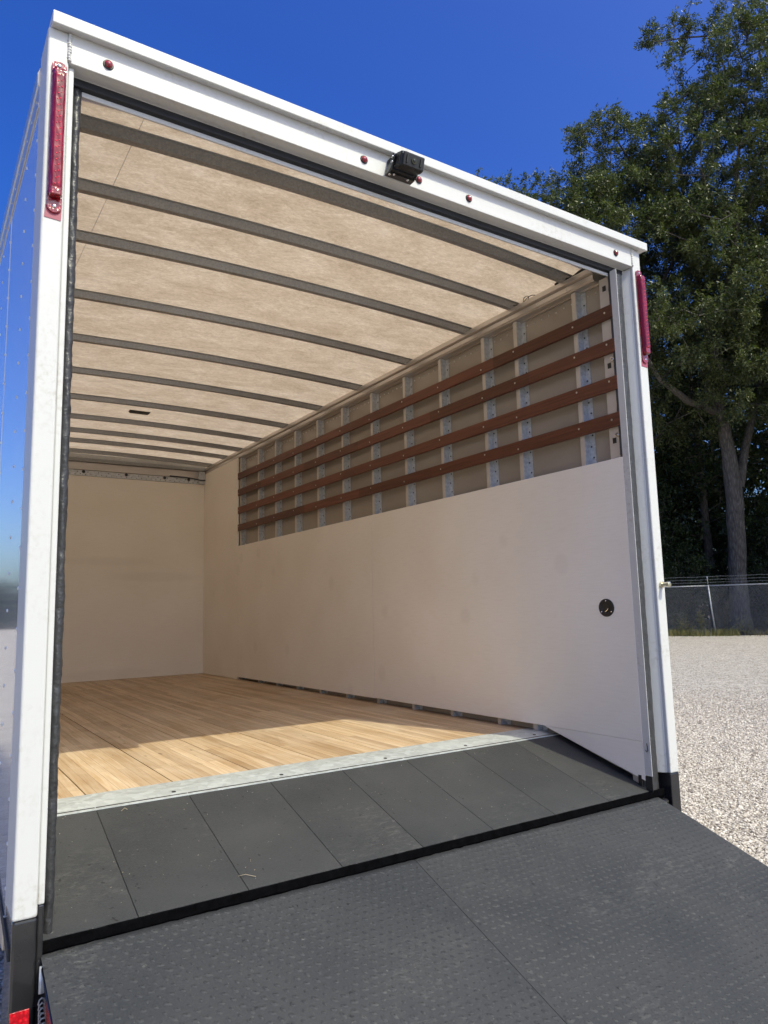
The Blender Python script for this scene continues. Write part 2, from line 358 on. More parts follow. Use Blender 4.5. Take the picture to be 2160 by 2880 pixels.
xs = np.arange(2.5, 14.01, .5); ys = np.arange(-2.5, 12.01, .5); V = []; F = []; D = []
for j, y in enumerate(ys):
    for i, x in enumerate(xs):
        V.append((x, y, GZ + .004)); dd = math.hypot(x + .3, y + 1.94); D.append(max(0, min(6200, 6200 * (13.5 - dd) / 6)))
nx = len(xs)
for j in range(len(ys) - 1):
    for i in range(nx - 1): F.append((j * nx + i, j * nx + i + 1, (j + 1) * nx + i + 1, (j + 1) * nx + i))
me = np_mesh('gravel_stones', V, F); atr = me.attributes.new('dens', 'FLOAT', 'POINT'); atr.data.foreach_set('value', np.array(D, np.float32))
go_ = put('gravel_stones', me, 'stone'); md = go_.modifiers.new('scatter', 'NODES'); md.node_group = gravel_nodes()
tag(go_, 'loose pale crushed stone covering the lot beside the ramp', 'gravel', kind='stuff')

# ------------------------------------------------------------------ the truck
CX = 1.15                                   # centre line of the body
def mx(x, s): return x if s > 0 else 2 * CX - x
truck = empty('box_truck', (CX, 2.6, GZ))
tag(truck, 'white box truck with its rear opening empty and black ramp lowered', 'box truck')
LY = 5.38                                   # inner face of the front wall
KD = .155 / (.563 - .031)                   # slope of the beavertail
KR = .345                                   # slope of the ramp

# floor boards
floor = MB().box(-.02, 2.32, .57, 5.42, -.09, -.034).build('floor', 'hole', truck)
fm = MB().box(.0018, .2926, .70, 5.40, -.033, 0).mesh('board')
b0 = None
for k in range(9):
    x0 = .22 - .2945 + .2945 * k - (.0 if k else 0)
    if k == 8: continue
    o = put('board', fm, 'oak', floor, .0012, 1, (x0, 0, 0))
# beavertail planks under rubber
tail = MB().prism([(.60, -.05), (.60, -.14), (.035, -.30), (.035, -.187), (.5, -.05)], 'x', -.02, 2.32).build('tail_floor', 'black', truck)
vs = []; NPL = 70
for i in range(NPL + 1):
    y = .031 + .535 * i / NPL; z = -.1565 + .155 * i / NPL
    e0 = .0005 + .0011 * abs(mnoise.noise(Vector((y * 60, 1, 0)))); e1 = .2940 - .0011 * abs(mnoise.noise(Vector((y * 70, 5, 0))))
    vs += [(e0, y, z - .0285), (e0, y, z - .0012), (e0 + .0012, y, z), (e1 - .0012, y, z), (e1, y, z - .0012), (e1, y, z - .0285)]
fs = [(6 * i + k, 6 * i + (k + 1) % 6, 6 * i + 6 + (k + 1) % 6, 6 * i + 6 + k) for i in range(NPL) for k in range(6)] + [tuple(range(6)), tuple(range(6 * NPL, 6 * NPL + 6))]
pm = MB().add(vs, fs).mesh('rubber_plank')
for k in range(8):
    put('rubber_plank', pm, 'mat', tail, 0, 1, (.213 - .2945 + .2945 * k, 0, 0))
# ragged cut edge of the rubber at the end of the beavertail
rr = random.Random(3); m = MB(); NX = 240; ring = []
for i in range(NX + 1):
    x = -.015 + 2.325 * i / NX; n1 = mnoise.noise(Vector((x * 14, 0, 0))) * .003 + mnoise.noise(Vector((x * 45, 3, 0))) * .0025
    n2 = mnoise.noise(Vector((x * 11, 7, 0))) * .003 + mnoise.noise(Vector((x * 50, 9, 0))) * .003
    ring.append([(x, .033, -.1574 + n1 * .1), (x, .0295 + n2 * .5, -.1580 + n1 * .5), (x, .0280 + n2 * .6, -.1600 + n1 * .5), (x, .0275 + n1 * .6, -.182 + n2 * .8), (x, .036, -.200)])
vs = [p for r_ in ring for p in r_]; fs = [(5 * i + k, 5 * i + k + 1, 5 * i + k + 6, 5 * i + k + 5) for i in range(NX) for k in range(4)]
m.add(vs, fs).build('rubber_edge', 'edge', tail)
# galvanised sill
sill = MB().prism([(.738, .0025), (.738, -.002), (.64, -.002), (.548, -.0075), (.548, -.0042), (.64, .0035)], 'x', -.005, 2.285).build('sill_strip', 'sill', truck)
for x in (.06, .471, .869, 1.326, 1.741, 2.152):
    MB().cyl((x, .597, -.003), (0, -.07, 1), .0085, .0045, 12, .007).build('screw', 'hole', sill, smooth=False)

# roof sheet and bows
def crown(x): return .034 * (1 - ((x - CX) / 1.2) ** 2)
V = []; F = []; NXR = 24
for i in range(NXR + 1):
    x = -.02 + 2.34 * i / NXR
    V += [(x, .05, 2.142 + crown(x)), (x, 5.46, 2.142 + crown(x))]
    if i: F.append((2 * i - 2, 2 * i, 2 * i + 1, 2 * i - 1))
roof = put('roof_sheet', np_mesh('roof_sheet', V, F, True), 'roof', truck)
m = MB(); m.tube([(.232, .06 + k * .5, 2.1405 + crown(.232)) for k in range(11)], .0007, 6); m.build('sheet_joint', 'bow', roof)
def bow_mesh(wd, h, x0=.035, x1=2.265):
    m = MB(); n = 20; prof = [(-wd / 2 - .012, 0), (-wd / 2, 0), (-wd * .28, -h), (wd * .28, -h), (wd / 2, 0), (wd / 2 + .012, 0), (wd / 2 + .012, .002), (-wd / 2 - .012, .002)]
    vs = []; fs = []; P = len(prof)
    for i in range(n + 1):
        x = x0 + (x1 - x0) * i / n; z = 2.1385 + crown(x)
        for y, dz in prof:
            xx = x
            if i == 0: xx = x - dz * .9 
            if i == n: xx = x + dz * .9
            vs.append((xx, y, z + dz))
        if i: fs += [((i - 1) * P + k, (i - 1) * P + (k + 1) % P, i * P + (k + 1) % P, i * P + k) for k in range(P)]
    fs += [tuple(range(P)), tuple(range(n * P, n * P + P))]
    return m.add(vs, fs).mesh('roof_bow')
bm1 = bow_mesh(.047, .030)
bows = []
for y in (.315, .675, 1.055, 1.635, 2.235, 2.82, 3.42, 3.97, 4.42, 4.80, 5.24):
    bows.append(put('roof_bow', bm1, 'bow', truck, .002, 1, (0, y, 0)))
MB().prism([(.965, 2.100), (1.118, 2.100), (1.108, 2.086), (.975, 2.086)], 'y', 3.385, 3.44).build('dome_lamp', 'blackmatte', truck, .005, seg=2)

# side walls, right then left
PY = (.262, .661, .916, 1.303, 1.675, 2.067, 2.466, 2.85, 3.235, 3.612, 3.981, 4.40)
SZ = ((1.848, 1.908), (1.690, 1.752), (1.521, 1.583), (1.358, 1.419))
def poly_x(poly, x0, x1, name, mat, parent, bevel=.0015):
    return MB().prism(poly, 'x', min(x0, x1), max(x0, x1)).build(name, mat, parent, bevel, seg=1)
def wall(s):
    XO = lambda x: mx(x, s)
    X = lambda x: x if s > 0 else 2.238 - x
    def bx(m, x0, x1, *a): a0, a1 = sorted((X(x0), X(x1))); return m.box(a0, a1, *a)
    YS = .046 if s > 0 else .096; YO = YS - .046
    # inner skin behind the posts
    sk = bx(MB(), 2.2745, 2.2825, .145, 5.43, -.10, 2.05).build('inner_skin', 'skin_in', truck)
    # posts: Z section, narrow front flange and deep web
    pm_ = MB(); bx(pm_, 2.238, 2.241, -.001, .026, -.04, 2.052); bx(pm_, 2.241, 2.2735, -.001, .002, -.04, 2.052); bx(pm_, 2.2715, 2.2742, -.030, -.0012, -.04, 2.052)
    pme = pm_.mesh('wall_post')
    hm = MB(); hx = X(2.2713)
    for k in range(38):
        z = .06 + k * .052; hm.cyl((hx, -.010 - .010 * (k % 2), z), (-s, 0, 0), .0042, .002, 6)
    hme = hm.mesh('rivet_row')
    for y in PY:
        o = put('wall_post', pme, 'galv', truck, 0, 1, (0, y, 0))
        tag(put('rivet_row', hme, 'hole', o, 0, 1, (0, y, 0)), kind='stuff')
        fl = MB(); bx(fl, 2.2365, 2.2379, y, y + .025, -.03, 2.05); fl.build('flange', 'postface', o)
    # rivets along the top of the skin
    m = MB()
    for k in range(106):
        y = .17 + k * .05
        if min(abs(y - p) for p in PY) > .03: m.dome((X(2.2744), y, 2.018 + .003 * math.sin(k * 2.3)), (-s, 0, 0), .0055, .0035, 8, 2)
    tag(m.build('rivet_row', 'screw', sk), kind='stuff')
    # rear corner upright of the frame, with its wiring
    m = MB(); bx(m, 2.2365, 2.281, .062 + YO, .122 + YO, -.16, 2.05); up_ = m.build('corner_upright', 'postface', truck, .002)
    for z in (2.0, 1.64, 1.30):
        m = MB(); bx(m, 2.2345, 2.2364, .085 + YO, .103 + YO, z - .012, z + .012); m.build('cable_clip', 'blackmatte', up_)
    m = MB(); m.tube([(X(2.230), .056 + YO + .004 * math.sin(k * 1.7), 2.03 - k * .05) for k in range(17)], .006, 6); m.build('cable', 'blackmatte', up_, smooth=True)
    for z in (1.66, 1.32):
        m = MB(); m.cyl((X(2.236), .068 + YO, z), (-s, 0, 0), .009, .012, 10); m.cyl((X(2.224), .068 + YO, z), (-s, 0, 0), .004, .01, 8); m.build('bolt', 'chrome', up_)
    # painted plywood: two low panels, a wedge beside the beavertail, one full-height panel
    poly_x([(YS, 1.217), (YS, .0345), (.585, .0345), (2.0875, .0345), (2.0875, 1.217)], X(2.2185), X(2.2355), 'lower_panel', 'ply', truck)
    poly_x([(2.0910, 1.217), (2.0910, .032), (4.44, .022), (4.44, 1.217)], X(2.2185), X(2.2355), 'lower_panel', 'ply', truck)
    poly_x([(.60, .0338), (YS, .0338), (YS, -.120 + YO * .29)], X(2.2195), X(2.2355), 'wedge_panel', 'ply', truck)
    poly_x([(4.442, 2.058), (4.442, .001), (5.379, .001), (5.379, 2.058)], X(2.2185), X(2.2355), 'front_side_panel', 'ply', truck)
    # rub rails
    scm = MB().cyl((X(2.2182), 0, 0), (-s, 0, 0), .0045, .0018, 10).mesh('screw')
    for i, (z0, z1) in enumerate(SZ):
        m = MB(); bx(m, 2.2185, 2.2362, YS + .001, 4.44, z0, z1)
        o = m.build('slat', 'slat', truck, .003)
        for j, y in enumerate(PY + (.075 + YO,)):
            put('screw', scm, 'screw', o, 0, 1, (0, y + .012, (z0 + z1) / 2 + .012 * math.sin(j * 2.1 + i)))
    # top rail
    prof = [(X(a_), b_) for a_, b_ in ((2.300, 2.046), (2.262, 2.046), (2.262, 2.053), (2.228, 2.056), (2.228, 2.060), (2.222, 2.064), (2.222, 2.086), (2.228, 2.089), (2.212, 2.096), (2.212, 2.118), (2.232, 2.122), (2.236, 2.137), (2.300, 2.139))]
    rl = MB().prism(prof, 'y', .142, 5.42).build('top_rail', 'alu', truck, .001, seg=1)
    m = MB()
    for k in range(26): m.dome((X(2.2222), .3 + k * .2, 2.075), (-s, 0, 0), .006, .003, 8, 2)
    tag(m.build('rivet_row', 'alu', rl), kind='stuff')
    if s > 0:
        m = MB(); m.tube([(2.224, .16 + k * .03, 2.128 + .006 * math.sin(k * 1.3)) for k in range(8)], .006, 6); m.build('cable', 'blackmatte', rl, smooth=True); m = MB()
        m.tube([(2.218, .50 + k * .02, 2.126 + .010 * math.sin(k * .9)) for k in range(9)], .002, 5); m.build('cable', 'blackmatte', rl, smooth=True); m = MB(); m.tube([(2.214, .56 + .02 * math.cos(k * .7), 2.128 + .014 * math.sin(k * .7)) for k in range(10)], .0018, 5)
        m.build('cable', 'blackmatte', rl, smooth=True)
    def bo(m, x0, x1, *a): a0, a1 = sorted((XO(x0), XO(x1))); return m.box(a0, a1, *a)
    # outer skin in riveted sheets
    y = .142; pw_ = .655; i = 0
    while y < 5.45:
        y1 = min(y + pw_, 5.47); m = MB(); bo(m, 2.3745 + .0012 * (i % 2), 2.377 + .0012 * (i % 2), y, y1 + .012, -.12, 2.028)
        o = m.build('side_sheet', 'skin', truck)
        rv = MB(); xo = XO(2.377 + .0012 * (i % 2))
        for yy, off in ((y + .006, 0), (y + pw_ * .37, .05)):
            for k in range(20):
                z = -.06 + off + k * .1045
                if yy < 5.45: rv.dome((xo, yy, z), (s, 0, 0), .0055, .0028, 8, 2)
        tag(rv.build('rivet_row', 'skin', o, smooth=True), kind='stuff')
        y += pw_; i += 1
    prof = [(XO(a_), b_) for a_, b_ in ((2.37, 2.022), (2.3805, 2.022), (2.3815, 2.034), (2.3795, 2.040), (2.3795, 2.088), (2.3845, 2.093), (2.3855, 2.128), (2.3795, 2.146), (2.345, 2.160), (2.29, 2.160), (2.29, 2.150), (2.34, 2.146), (2.37, 2.13))]
    er = MB().prism(prof, 'y', .1405, 5.50).build('roof_edge_rail', 'alu', truck, .0015, seg=1)
    rv = MB()
    for k in range(52): rv.dome((XO(2.3795), .18 + k * .1, 2.064), (s, 0, 0), .006, .003, 8, 2)
    tag(rv.build('rivet_row', 'screw', er), kind='stuff')
    m = MB(); bo(m, 2.30, 2.38, .142, 5.47, -.20, -.122); m.build('bottom_rail', 'alu', truck, .002)
wall(1); wall(-1)
# small pencil-like marks and screw heads on the right-hand panels
# recessed round fitting in the lower right panel
fit = MB(); n = 28; c = (.184, .577); rings = [(.041, 2.2182), (.041, 2.2160), (.037, 2.2145), (.027, 2.2150), (.024, 2.2172)]
vs = []; fs = []
for r_, x in rings: vs += [(x, c[0] + r_ * math.cos(2 * math.pi * k / n), c[1] + r_ * .94 * math.sin(2 * math.pi * k / n)) for k in range(n)]
for i in range(len(rings) - 1): fs += [(i * n + k, i * n + (k + 1) % n, (i + 1) * n + (k + 1) % n, (i + 1) * n + k) for k in range(n)]
fs.append(tuple(range((len(rings) - 1) * n, len(rings) * n)))
ft = fit.add(vs, fs).build('round_fitting', 'blackmatte', truck, smooth=False)
for a_ in (90, 215, 325):
    MB().dome((2.2150, c[0] + .032 * math.cos(R(a_)), c[1] + .030 * math.sin(R(a_))), (-1, 0, 0), .0035, .002, 8, 2).build('screw', 'chrome', ft)
MB().tube([(2.2155, .190, .560), (2.2135, .178, .566), (2.2130, .170, .574)], .0022, 6).build('latch_pin', 'chrome', ft)

# front bulkhead
fw_ = MB().box(.03, 2.27, LY, LY + .016, 0.001, 1.948).build('front_panel', 'ply', truck, .001, seg=1)
MB().box(-.06, 2.36, LY + .05, LY + .09, -.12, 2.13).build('front_wall', 'skin', truck)
fr = MB().box(.03, 2.215, LY - .004, LY + .014, 1.950, 2.005).build('front_rail', 'galv', truck, .001, seg=1)
m = MB()
for k in range(44): m.cyl((.08 + k * .048, LY - .0035, 1.962 + .004 * (k % 2)), (0, -1, 0), .0042, .0015, 8)
for k in range(22): m.cyl((.10 + k * .096, LY - .0035, 1.988), (0, -1, 0), .005, .0015, 8)
for x in (.42, 1.02, 1.42, 1.80, 2.05): m.cyl((x, LY - .0035, 1.990), (0, -1, 0), .016, .001, 14)
tag(m.build('rivet_row', 'hole', fr), kind='stuff')
MB().prism([(LY - .012, 2.007), (LY + .02, 2.007), (LY + .02, 2.085), (LY + .004, 2.085), (LY + .004, 2.012), (LY - .012, 2.012)], 'x', .03, 2.215).build('front_band', 'alu', truck, .001, seg=1)
MB().prism([(LY - .035, 2.087), (LY + .03, 2.087), (LY + .03, 2.165), (LY - .01, 2.165), (LY - .03, 2.12)], 'x', .03, 2.225).build('front_header', 'bow', truck, .002, seg=1)
m = MB().box(2.150, 2.216, LY - .03, LY - .006, 1.955, 2.082); m.tube([(2.13, LY - .03, 2.07), (2.135, LY - .035, 2.03), (2.15, LY - .035, 1.99)], .004, 6)
m.build('corner_bracket', 'galv', truck, .003)
MB().tube([(1.85, LY - .016, 2.012), (2.0, LY - .02, 2.010), (2.10, LY - .032, 1.998), (2.17, LY - .04, 1.985), (2.214, LY - .045, 1.988)], .006, 8).build('cable', 'blackmatte', truck, smooth=True)

# rear frame
hd = MB().prism([(0, 2.086), (0, 2.174), (.14, 2.174), (.14, 2.150), (.082, 2.110), (.082, 2.080), (.046, 2.080), (.046, 2.084)], 'x', -.024, 2.322).build('header', 'white', truck, .004, seg=2)
MB().prism([(-.025, 2.171), (-.0255, 2.207), (.06, 2.214), (.17, 2.216), (.17, 2.1745), (-.004, 2.1745), (-.021, 2.171)], 'x', -.071, 2.404).build('header_cap', 'white', hd, .0025, seg=2)
MB().box(.02, 2.30, .059, .066, 2.042, 2.0585).build('header_lip', 'white', hd, .002)
MB().prism([(.045, 2.0835), (.045, 2.060), (.057, 2.056), (.0815, 2.056), (.0815, 2.0795)], 'x', -.006, 2.321).build('top_seal', 'sealflat', hd, .003)
m = MB()
for j in range(9):
    z = 2.002 + .0 * j
for sx_, x in ((0, -.024), (1, 2.3215)):
    m = MB(); pts = []; rad = []
    for k in range(40):
        pts.append((x + .001 * math.sin(k * 1.9), -.0005, 2.089 + k * .0021)); rad.append(.0045 + .0016 * math.sin(k * 1.55) + .0008 * math.sin(k * 3.3))
    m.tube(pts, rad, 8); m.build('weld_bead', 'white', hd, smooth=True)
# left post (white, then black below)
pl = MB().box(-.078, -.0245, 0, .140, -.092, 2.1735).build('rear_post', 'white', truck, .006, seg=3)
MB().box(-.0235, -.0085, .012, .080, -.070, 2.083).build('post_lip', 'white', pl, .004, seg=3)
lb = MB().box(-.0765, -.0245, .002, .138, -.62, -.0925).build('lower_post', 'black', truck, .006, seg=3)
MB().box(-.0235, -.0085, .014, .078, -.26, -.0705).build('post_lip', 'black', lb, .004)
MB().box(-.0745, -.0345, -.0005, .0018, -.46, -.283).build('reflective_tape', 'tape', lb, .0004, seg=1)
# right post
pr_ = MB().box(2.3225, 2.378, 0, .140, -.098, 2.1735).build('rear_post', 'white', truck, .006, seg=3)
MB().prism([(2.2985, .056), (2.3222, .014), (2.3222, .082), (2.2985, .082)], 'z', -.098, 2.079).build('post_step', 'white', pr_, .003)
MB().box(2.2190, 2.2220, .011, .0455, -.098, 2.057).build('post_lip', 'white', pr_, .003)
rb = MB().box(2.3225, 2.378, .002, .138, -.62, -.0985).build('lower_post', 'black', truck, .004)
MB().box(2.2190, 2.3215, .062, .082, -.21, -.0985).build('post_lip', 'black', rb, .003)
MB().box(2.2192, 2.2218, .013, .0455, -.158, -.0985).build('post_lip', 'black', rb, .0008)
MB().tube([(2.2175, .026, .030), (2.2170, .024, .012), (2.2165, .022, .002), (2.2165, .029, -.003), (2.2170, .033, .002)], .0018, 6).build('wire_hook', 'blackmatte', pr_, smooth=True)
# bulb seals down both sides, lumpy foam
def seal(x0, x1, yb, yf, z0, z1, name, par, seed, amp=.0036):
    m = MB(); NZ = 260; prof = []
    for k in range(9):
        a_ = math.pi * k / 8; prof.append(((x0 + x1) / 2 - math.cos(a_) * (x1 - x0) / 2, yb - math.sin(a_) ** .6 * (yb - yf)))
    vs = []; P = len(prof); cx_ = (x0 + x1) / 2
    for i in range(NZ + 1):
        z = z0 + (z1 - z0) * i / NZ
        for x, y in prof:
            n_ = mnoise.noise(Vector((x * 60, z * 22 + seed, y * 60))) + .7 * mnoise.noise(Vector((x * 120, z * 60 + seed, 1)))
            dx, dy = x - cx_, y - yb; l_ = math.hypot(dx, dy) + 1e-6
            k_ = n_ * amp; vs.append((x + dx / l_ * k_, min(yb, y + dy / l_ * k_), z))
    fs = [(i * P + k, i * P + k + 1, (i + 1) * P + k + 1, (i + 1) * P + k) for i in range(NZ) for k in range(P - 1)]
    fs += [tuple(range(P)), tuple(range(NZ * P, NZ * P + P))]
    return m.add(vs, fs).build(name, 'seal', par, smooth=True)
seal(-.0075, .0205, .080, .046, -.163, 2.054, 'side_seal', truck, 0)
seal(2.2235, 2.2975, .060, .030, -.163, 2.054, 'side_seal', truck, 40, .0014)
MB().box(-.022, .016, .081, .083, -.16, 2.06).build('inner_jamb', 'white', truck)
# marker lamps
mkb = MB().cyl((0, 0, 0), (0, -1, 0), .0150, .0035, 18, .0135).mesh('marker_lamp')
mkl = MB().dome((0, -.003, 0), (0, -1, 0), .0115, .008, 14, 4).mesh('lens', True)
for x in (.077, .915, 1.145, 1.378, 2.212):
    o = put('marker_lamp', mkb, 'blackmatte', truck, 0, 1, (x, -.0005, 2.122))
    put('lens', mkl, 'red', o, 0, 1, (x, -.0005, 2.122))
# long tail lamps with shipping film
def tail_lamp(xc, s):
    z0, z1, hw = 1.640, 2.074, .0185
    def outline(grow, zlo, zhi):
        r_ = hw + grow; pts = []
        for k in range(9): a_ = math.pi * k / 8; pts.append((xc + r_ * math.cos(a_), zhi - r_ * .62 + r_ * .62 * math.sin(a_)))
        for k in range(9): a_ = math.pi + math.pi * k / 8; pts.append((xc + r_ * math.cos(a_), zlo + r_ + r_ * math.sin(a_)))
        return pts
    o = MB().prism(outline(0, z0, z1), 'y', -.007, -.0005).build('tail_lamp', 'red', truck, .0015)
    MB().prism([(xc - .0145, z0 + .04), (xc + .0145, z0 + .04), (xc + .0145, z1 - .034), (xc - .0145, z1 - .034)], 'y', -.026, -.0072).build('lens', 'red', o, .005, seg=3)
    # film wraps the middle, crumpled
    NZ, NXF = 150, 10; vs = []
    for i in range(NZ + 1):
        z = z0 + .048 + (z1 - z0 - .078) * i / NZ; e = max(0, 1 - min(i, NZ - i) / 9)
        for k in range(NXF + 1):
            u = -1 + 2 * k / NXF; x = xc + .0178 * u; y = -.0275 + .016 * max(0, abs(u) - .72) / .28 * 1.1
            n_ = mnoise.noise(Vector((x * 130, z * 38, s))) * .0012 + e * abs(mnoise.noise(Vector((x * 230, z * 90, 5)))) * .006
            vs.append((x + e * .002 * mnoise.noise(Vector((z * 90, k, 2))), y - n_ + e * .006, z))
    W_ = NXF + 1
    MB().add(vs, [(i * W_ + k, i * W_ + k + 1, (i + 1) * W_ + k + 1, (i + 1) * W_ + k) for i in range(NZ) for k in range(NXF)]).build('film', 'film', o, smooth=True)
    m = MB()
    for i in range(19):
        z = z0 + .07 + (z1 - z0 - .125) * i / 18
        for u in (-.003, .004): m.dome((xc + u + .0012 * math.sin(i * 1.7), -.0272, z + .004 * (u > 0)), (0, -1, 0), .0024, .0018, 6, 2)
    tag(m.build('led_row', 'led', o), kind='stuff')
    for z in (z0 + .018, z1 - .013): MB().dome((xc, -.0072, z), (0, -1, 0), .0055, .003, 10, 2).build('screw', 'chrome', o)
    MB().prism([(xc - .0225, z0 - .014), (xc + .018, z0 - .016), (xc + .019, z0 + .02), (xc - .021, z0 + .02)], 'y', -.0016, -.0003).build('gasket', 'pink', o)
tail_lamp(-.048, 0); tail_lamp(2.3555, 3)
# rubber stop pin on the right post
pn = MB().cyl((2.352, .0, .668), (0, -1, 0), .0135, .009, 18).build('stop_pin', 'brass', truck, .001)
MB().tube([(2.352, -.009, .668), (2.352, -.030, .668), (2.352, -.032, .668), (2.352, -.042, .668), (2.352, -.044, .668)], [.0092, .0092, .0112, .0112, .006], 18).build('pin_head', 'brass', pn, smooth=False)

# reversing camera on the header
bk = empty('reversing_camera', (1.052, -.045, 2.124)); bk.parent = truck; bk.location = Vector((1.052, -.045, 2.124)) - truck.location
cb = origin_of(bk)
def rp(pts, ang):           # tilt about x through the pivot
    ca, sa = math.cos(ang), math.sin(ang); o = []
    for x, y, z in pts: o.append((cb.x + x, cb.y + y * ca - z * sa, cb.z + z * ca + y * sa))
    return o
TA = R(18)
def rbox(x0, x1, y0, y1, z0, z1, name, mat, bev, par=None, ang=TA):
    m = MB().box(x0, x1, y0, y1, z0, z1); m.v = rp(m.v, ang); return m.build(name, mat, par or bk, bev, seg=3)
hs = rbox(-.048, .050, -.052, -.006, -.027, .027, 'housing', 'blackmatte', .010)
rbox(-.042, .044, -.060, -.0525, -.023, .023, 'face_plate', 'blackmatte', .007, hs)
rbox(-.031, -.025, -.0635, -.0602, -.013, .014, 'rib', 'black', .001, hs); rbox(.025, .031, -.0635, -.0602, -.013, .014, 'rib', 'black', .001, hs)
m = MB().cyl((0, -.0602, 0), (0, -1, 0), .010, .003, 20); m.dome((0, -.063, 0), (0, -1, 0), .006, .003, 14, 3); m.v = rp(m.v, TA); m.build('lens', 'glass', hs)
m = MB()
for k in range(9): m.box(-.0495, -.0482, -.046 + k * .0042, -.0438 + k * .0042, -.019, .019)
m.v = rp(m.v, TA); m.build('grip', 'black', hs)
m = MB().box(cb.x - .054, cb.x + .054, -.026, -.001, 2.0895, 2.0915)
m.build('bracket', 'black', bk, .001)
MB().box(cb.x - .044, cb.x + .046, -.040, -.0015, 2.094, 2.150).build('mount_block', 'blackmatte', bk, .004)
for sx_ in (-1, 1):
    m = MB().prism([(-.001, 2.0895), (-.026, 2.0895), (-.056, 2.106), (-.068, 2.128), (-.058, 2.142), (-.044, 2.138), (-.036, 2.12), (-.008, 2.104)], 'x', cb.x + sx_ * .0540 - .0012, cb.x + sx_ * .0540 + .0012)
    ar = m.build('bracket_arm', 'black', bk, .0005, seg=1)
    for yy, zz in ((-.054, 2.131), (-.050, 2.114)):
        MB().dome((cb.x + sx_ * .0552, yy, zz), (sx_, 0, 0), .0055, .004, 10, 3).build('screw', 'chrome', ar)
for x, y in ((-.045, -.018), (-.03, -.024), (.030, -.020)):
    MB().dome((cb.x + x, y, 2.0893), (0, 0, -1), .0055, .004, 10, 3).build('screw', 'chrome', bk)

# ramp, hinged below the beavertail
RL = 2.03; th = math.atan(KR); RY, RZ = .020, -.1830
def rpt(x, s, h): return (x, RY - s * math.cos(th) - h * math.sin(th), RZ - s * math.sin(th) + h * math.cos(th))
def rbx(m, x0, x1, s0, s1, h0, h1):
    q = MB().box(x0, x1, s0, s1, h0, h1); m.add([rpt(*v_) for v_ in q.v], q.f); return m
ramp = rbx(MB(), -.014, 2.262, .004, RL, -.055, -.0085).build('ramp', 'black', truck, .002, seg=1)
for x0, x1 in ((-.012, 1.0542), (1.0556, 2.260)):
    nxm, nsm = int((x1 - x0) / .02), 100; vs = []; fs = []
    for j in range(nsm + 1):
        for i in range(nxm + 1):
            x = x0 + (x1 - x0) * i / nxm; s_ = RL * j / nsm; hz = .0007 * mnoise.noise(Vector((x * 3, s_ * 3, 0)))
            if j == 0: s_ += .0035 * mnoise.noise(Vector((x * 40, 0, 3)))
            ed = 0 if 0 < i < nxm else -.0012
            vs.append(rpt(x, s_, hz + ed))
    for j in range(nsm):
        for i in range(nxm): a_ = j * (nxm + 1) + i; fs.append((a_, a_ + 1, a_ + nxm + 2, a_ + nxm + 1))
    b_ = len(vs)
    n_top = b_
    for j in (0, nsm):
        for i in range(nxm + 1): v_ = vs[j * (nxm + 1) + i]; vs.append((v_[0], v_[1] + .008 * math.sin(th), v_[2] - .008 * math.cos(th)))
    for i in range(nxm): fs.append((i + 1, i, b_ + i, b_ + i + 1))
    mo = MB().add(vs, fs).build('ramp_mat', 'ramp', ramp, smooth=True)
    # raised oval studs of the mat
    hx_, hy_ = .027, .0225; P = []; rs = random.Random(int(x0 * 100) + 7)
    row = 0; s_ = .016
    while s_ < RL - .01:
        x = x0 + .014 + (hx_ / 2 if row % 2 else 0)
        while x < x1 - .012:
            P.append((x + rs.uniform(-.0015, .0015), s_ + rs.uniform(-.0015, .0015), rs.uniform(.55, 1.3), .75 + rs.uniform(-.5, .5))); x += hx_
        s_ += hy_; row += 1
    P = np.array(P); npt = len(P); A8 = np.arange(8) * 2 * np.pi / 8
    def ring_(rm, hh):
        ex, ey = rm * .0115 * np.cos(A8)[None] * P[:, 2:3], rm * .0062 * np.sin(A8)[None] * P[:, 2:3]
        ca, sa = np.cos(P[:, 3:4]), np.sin(P[:, 3:4]); X_ = P[:, 0:1] + ex * ca - ey * sa; S_ = P[:, 1:2] + ex * sa + ey * ca; H_ = np.full_like(X_, hh)
        return np.stack([X_, RY - S_ * math.cos(th) - H_ * math.sin(th), RZ - S_ * math.sin(th) + H_ * math.cos(th)], -1)
    r0, r1, r2 = ring_(.92, -.0009), ring_(.70, .0012), ring_(.15, .0018)
    Vv = np.concatenate([r0, r1, r2], 1).reshape(-1, 3); base = (np.arange(npt) * 24)[:, None, None]
    q = np.array([(l_ * 8 + k, l_ * 8 + (k + 1) % 8, (l_ + 1) * 8 + (k + 1) % 8, (l_ + 1) * 8 + k) for l_ in range(2) for k in range(8)])[None]
    st_ = put('mat_studs', np_mesh('mat_studs', Vv, (base + q).reshape(-1, 4), True), 'stud', mo)
    tag(st_, kind='stuff')
m = MB(); rbx(m, -.0155, -.0142, .45, 1.0, -.052, -.012); m.build('reflective_tape', 'tape', ramp)
m = MB()
for k in range(9): m.cyl((.02 + k * .27, .022, -.207), (1, 0, 0), .011, .13, 10)
m.build('hinge_knuckle', 'black', ramp)
# spring and cable by the hinge on the left
m = MB(); pts = [(-.012 + .009 * math.cos(k * .8), -.03 - .002 * k * .2, -.26 - k * .0012 + .009 * math.sin(k * .8)) for k in range(60)]; m.tube(pts, .0018, 6); m.build('hinge_spring', 'bow', ramp, smooth=True)
MB().tube([(-.012, .0, -.2), (-.014, -.012, -.225), (-.015, -.02, -.25)], .005, 8).build('lift_cable', 'galv', ramp, smooth=True)
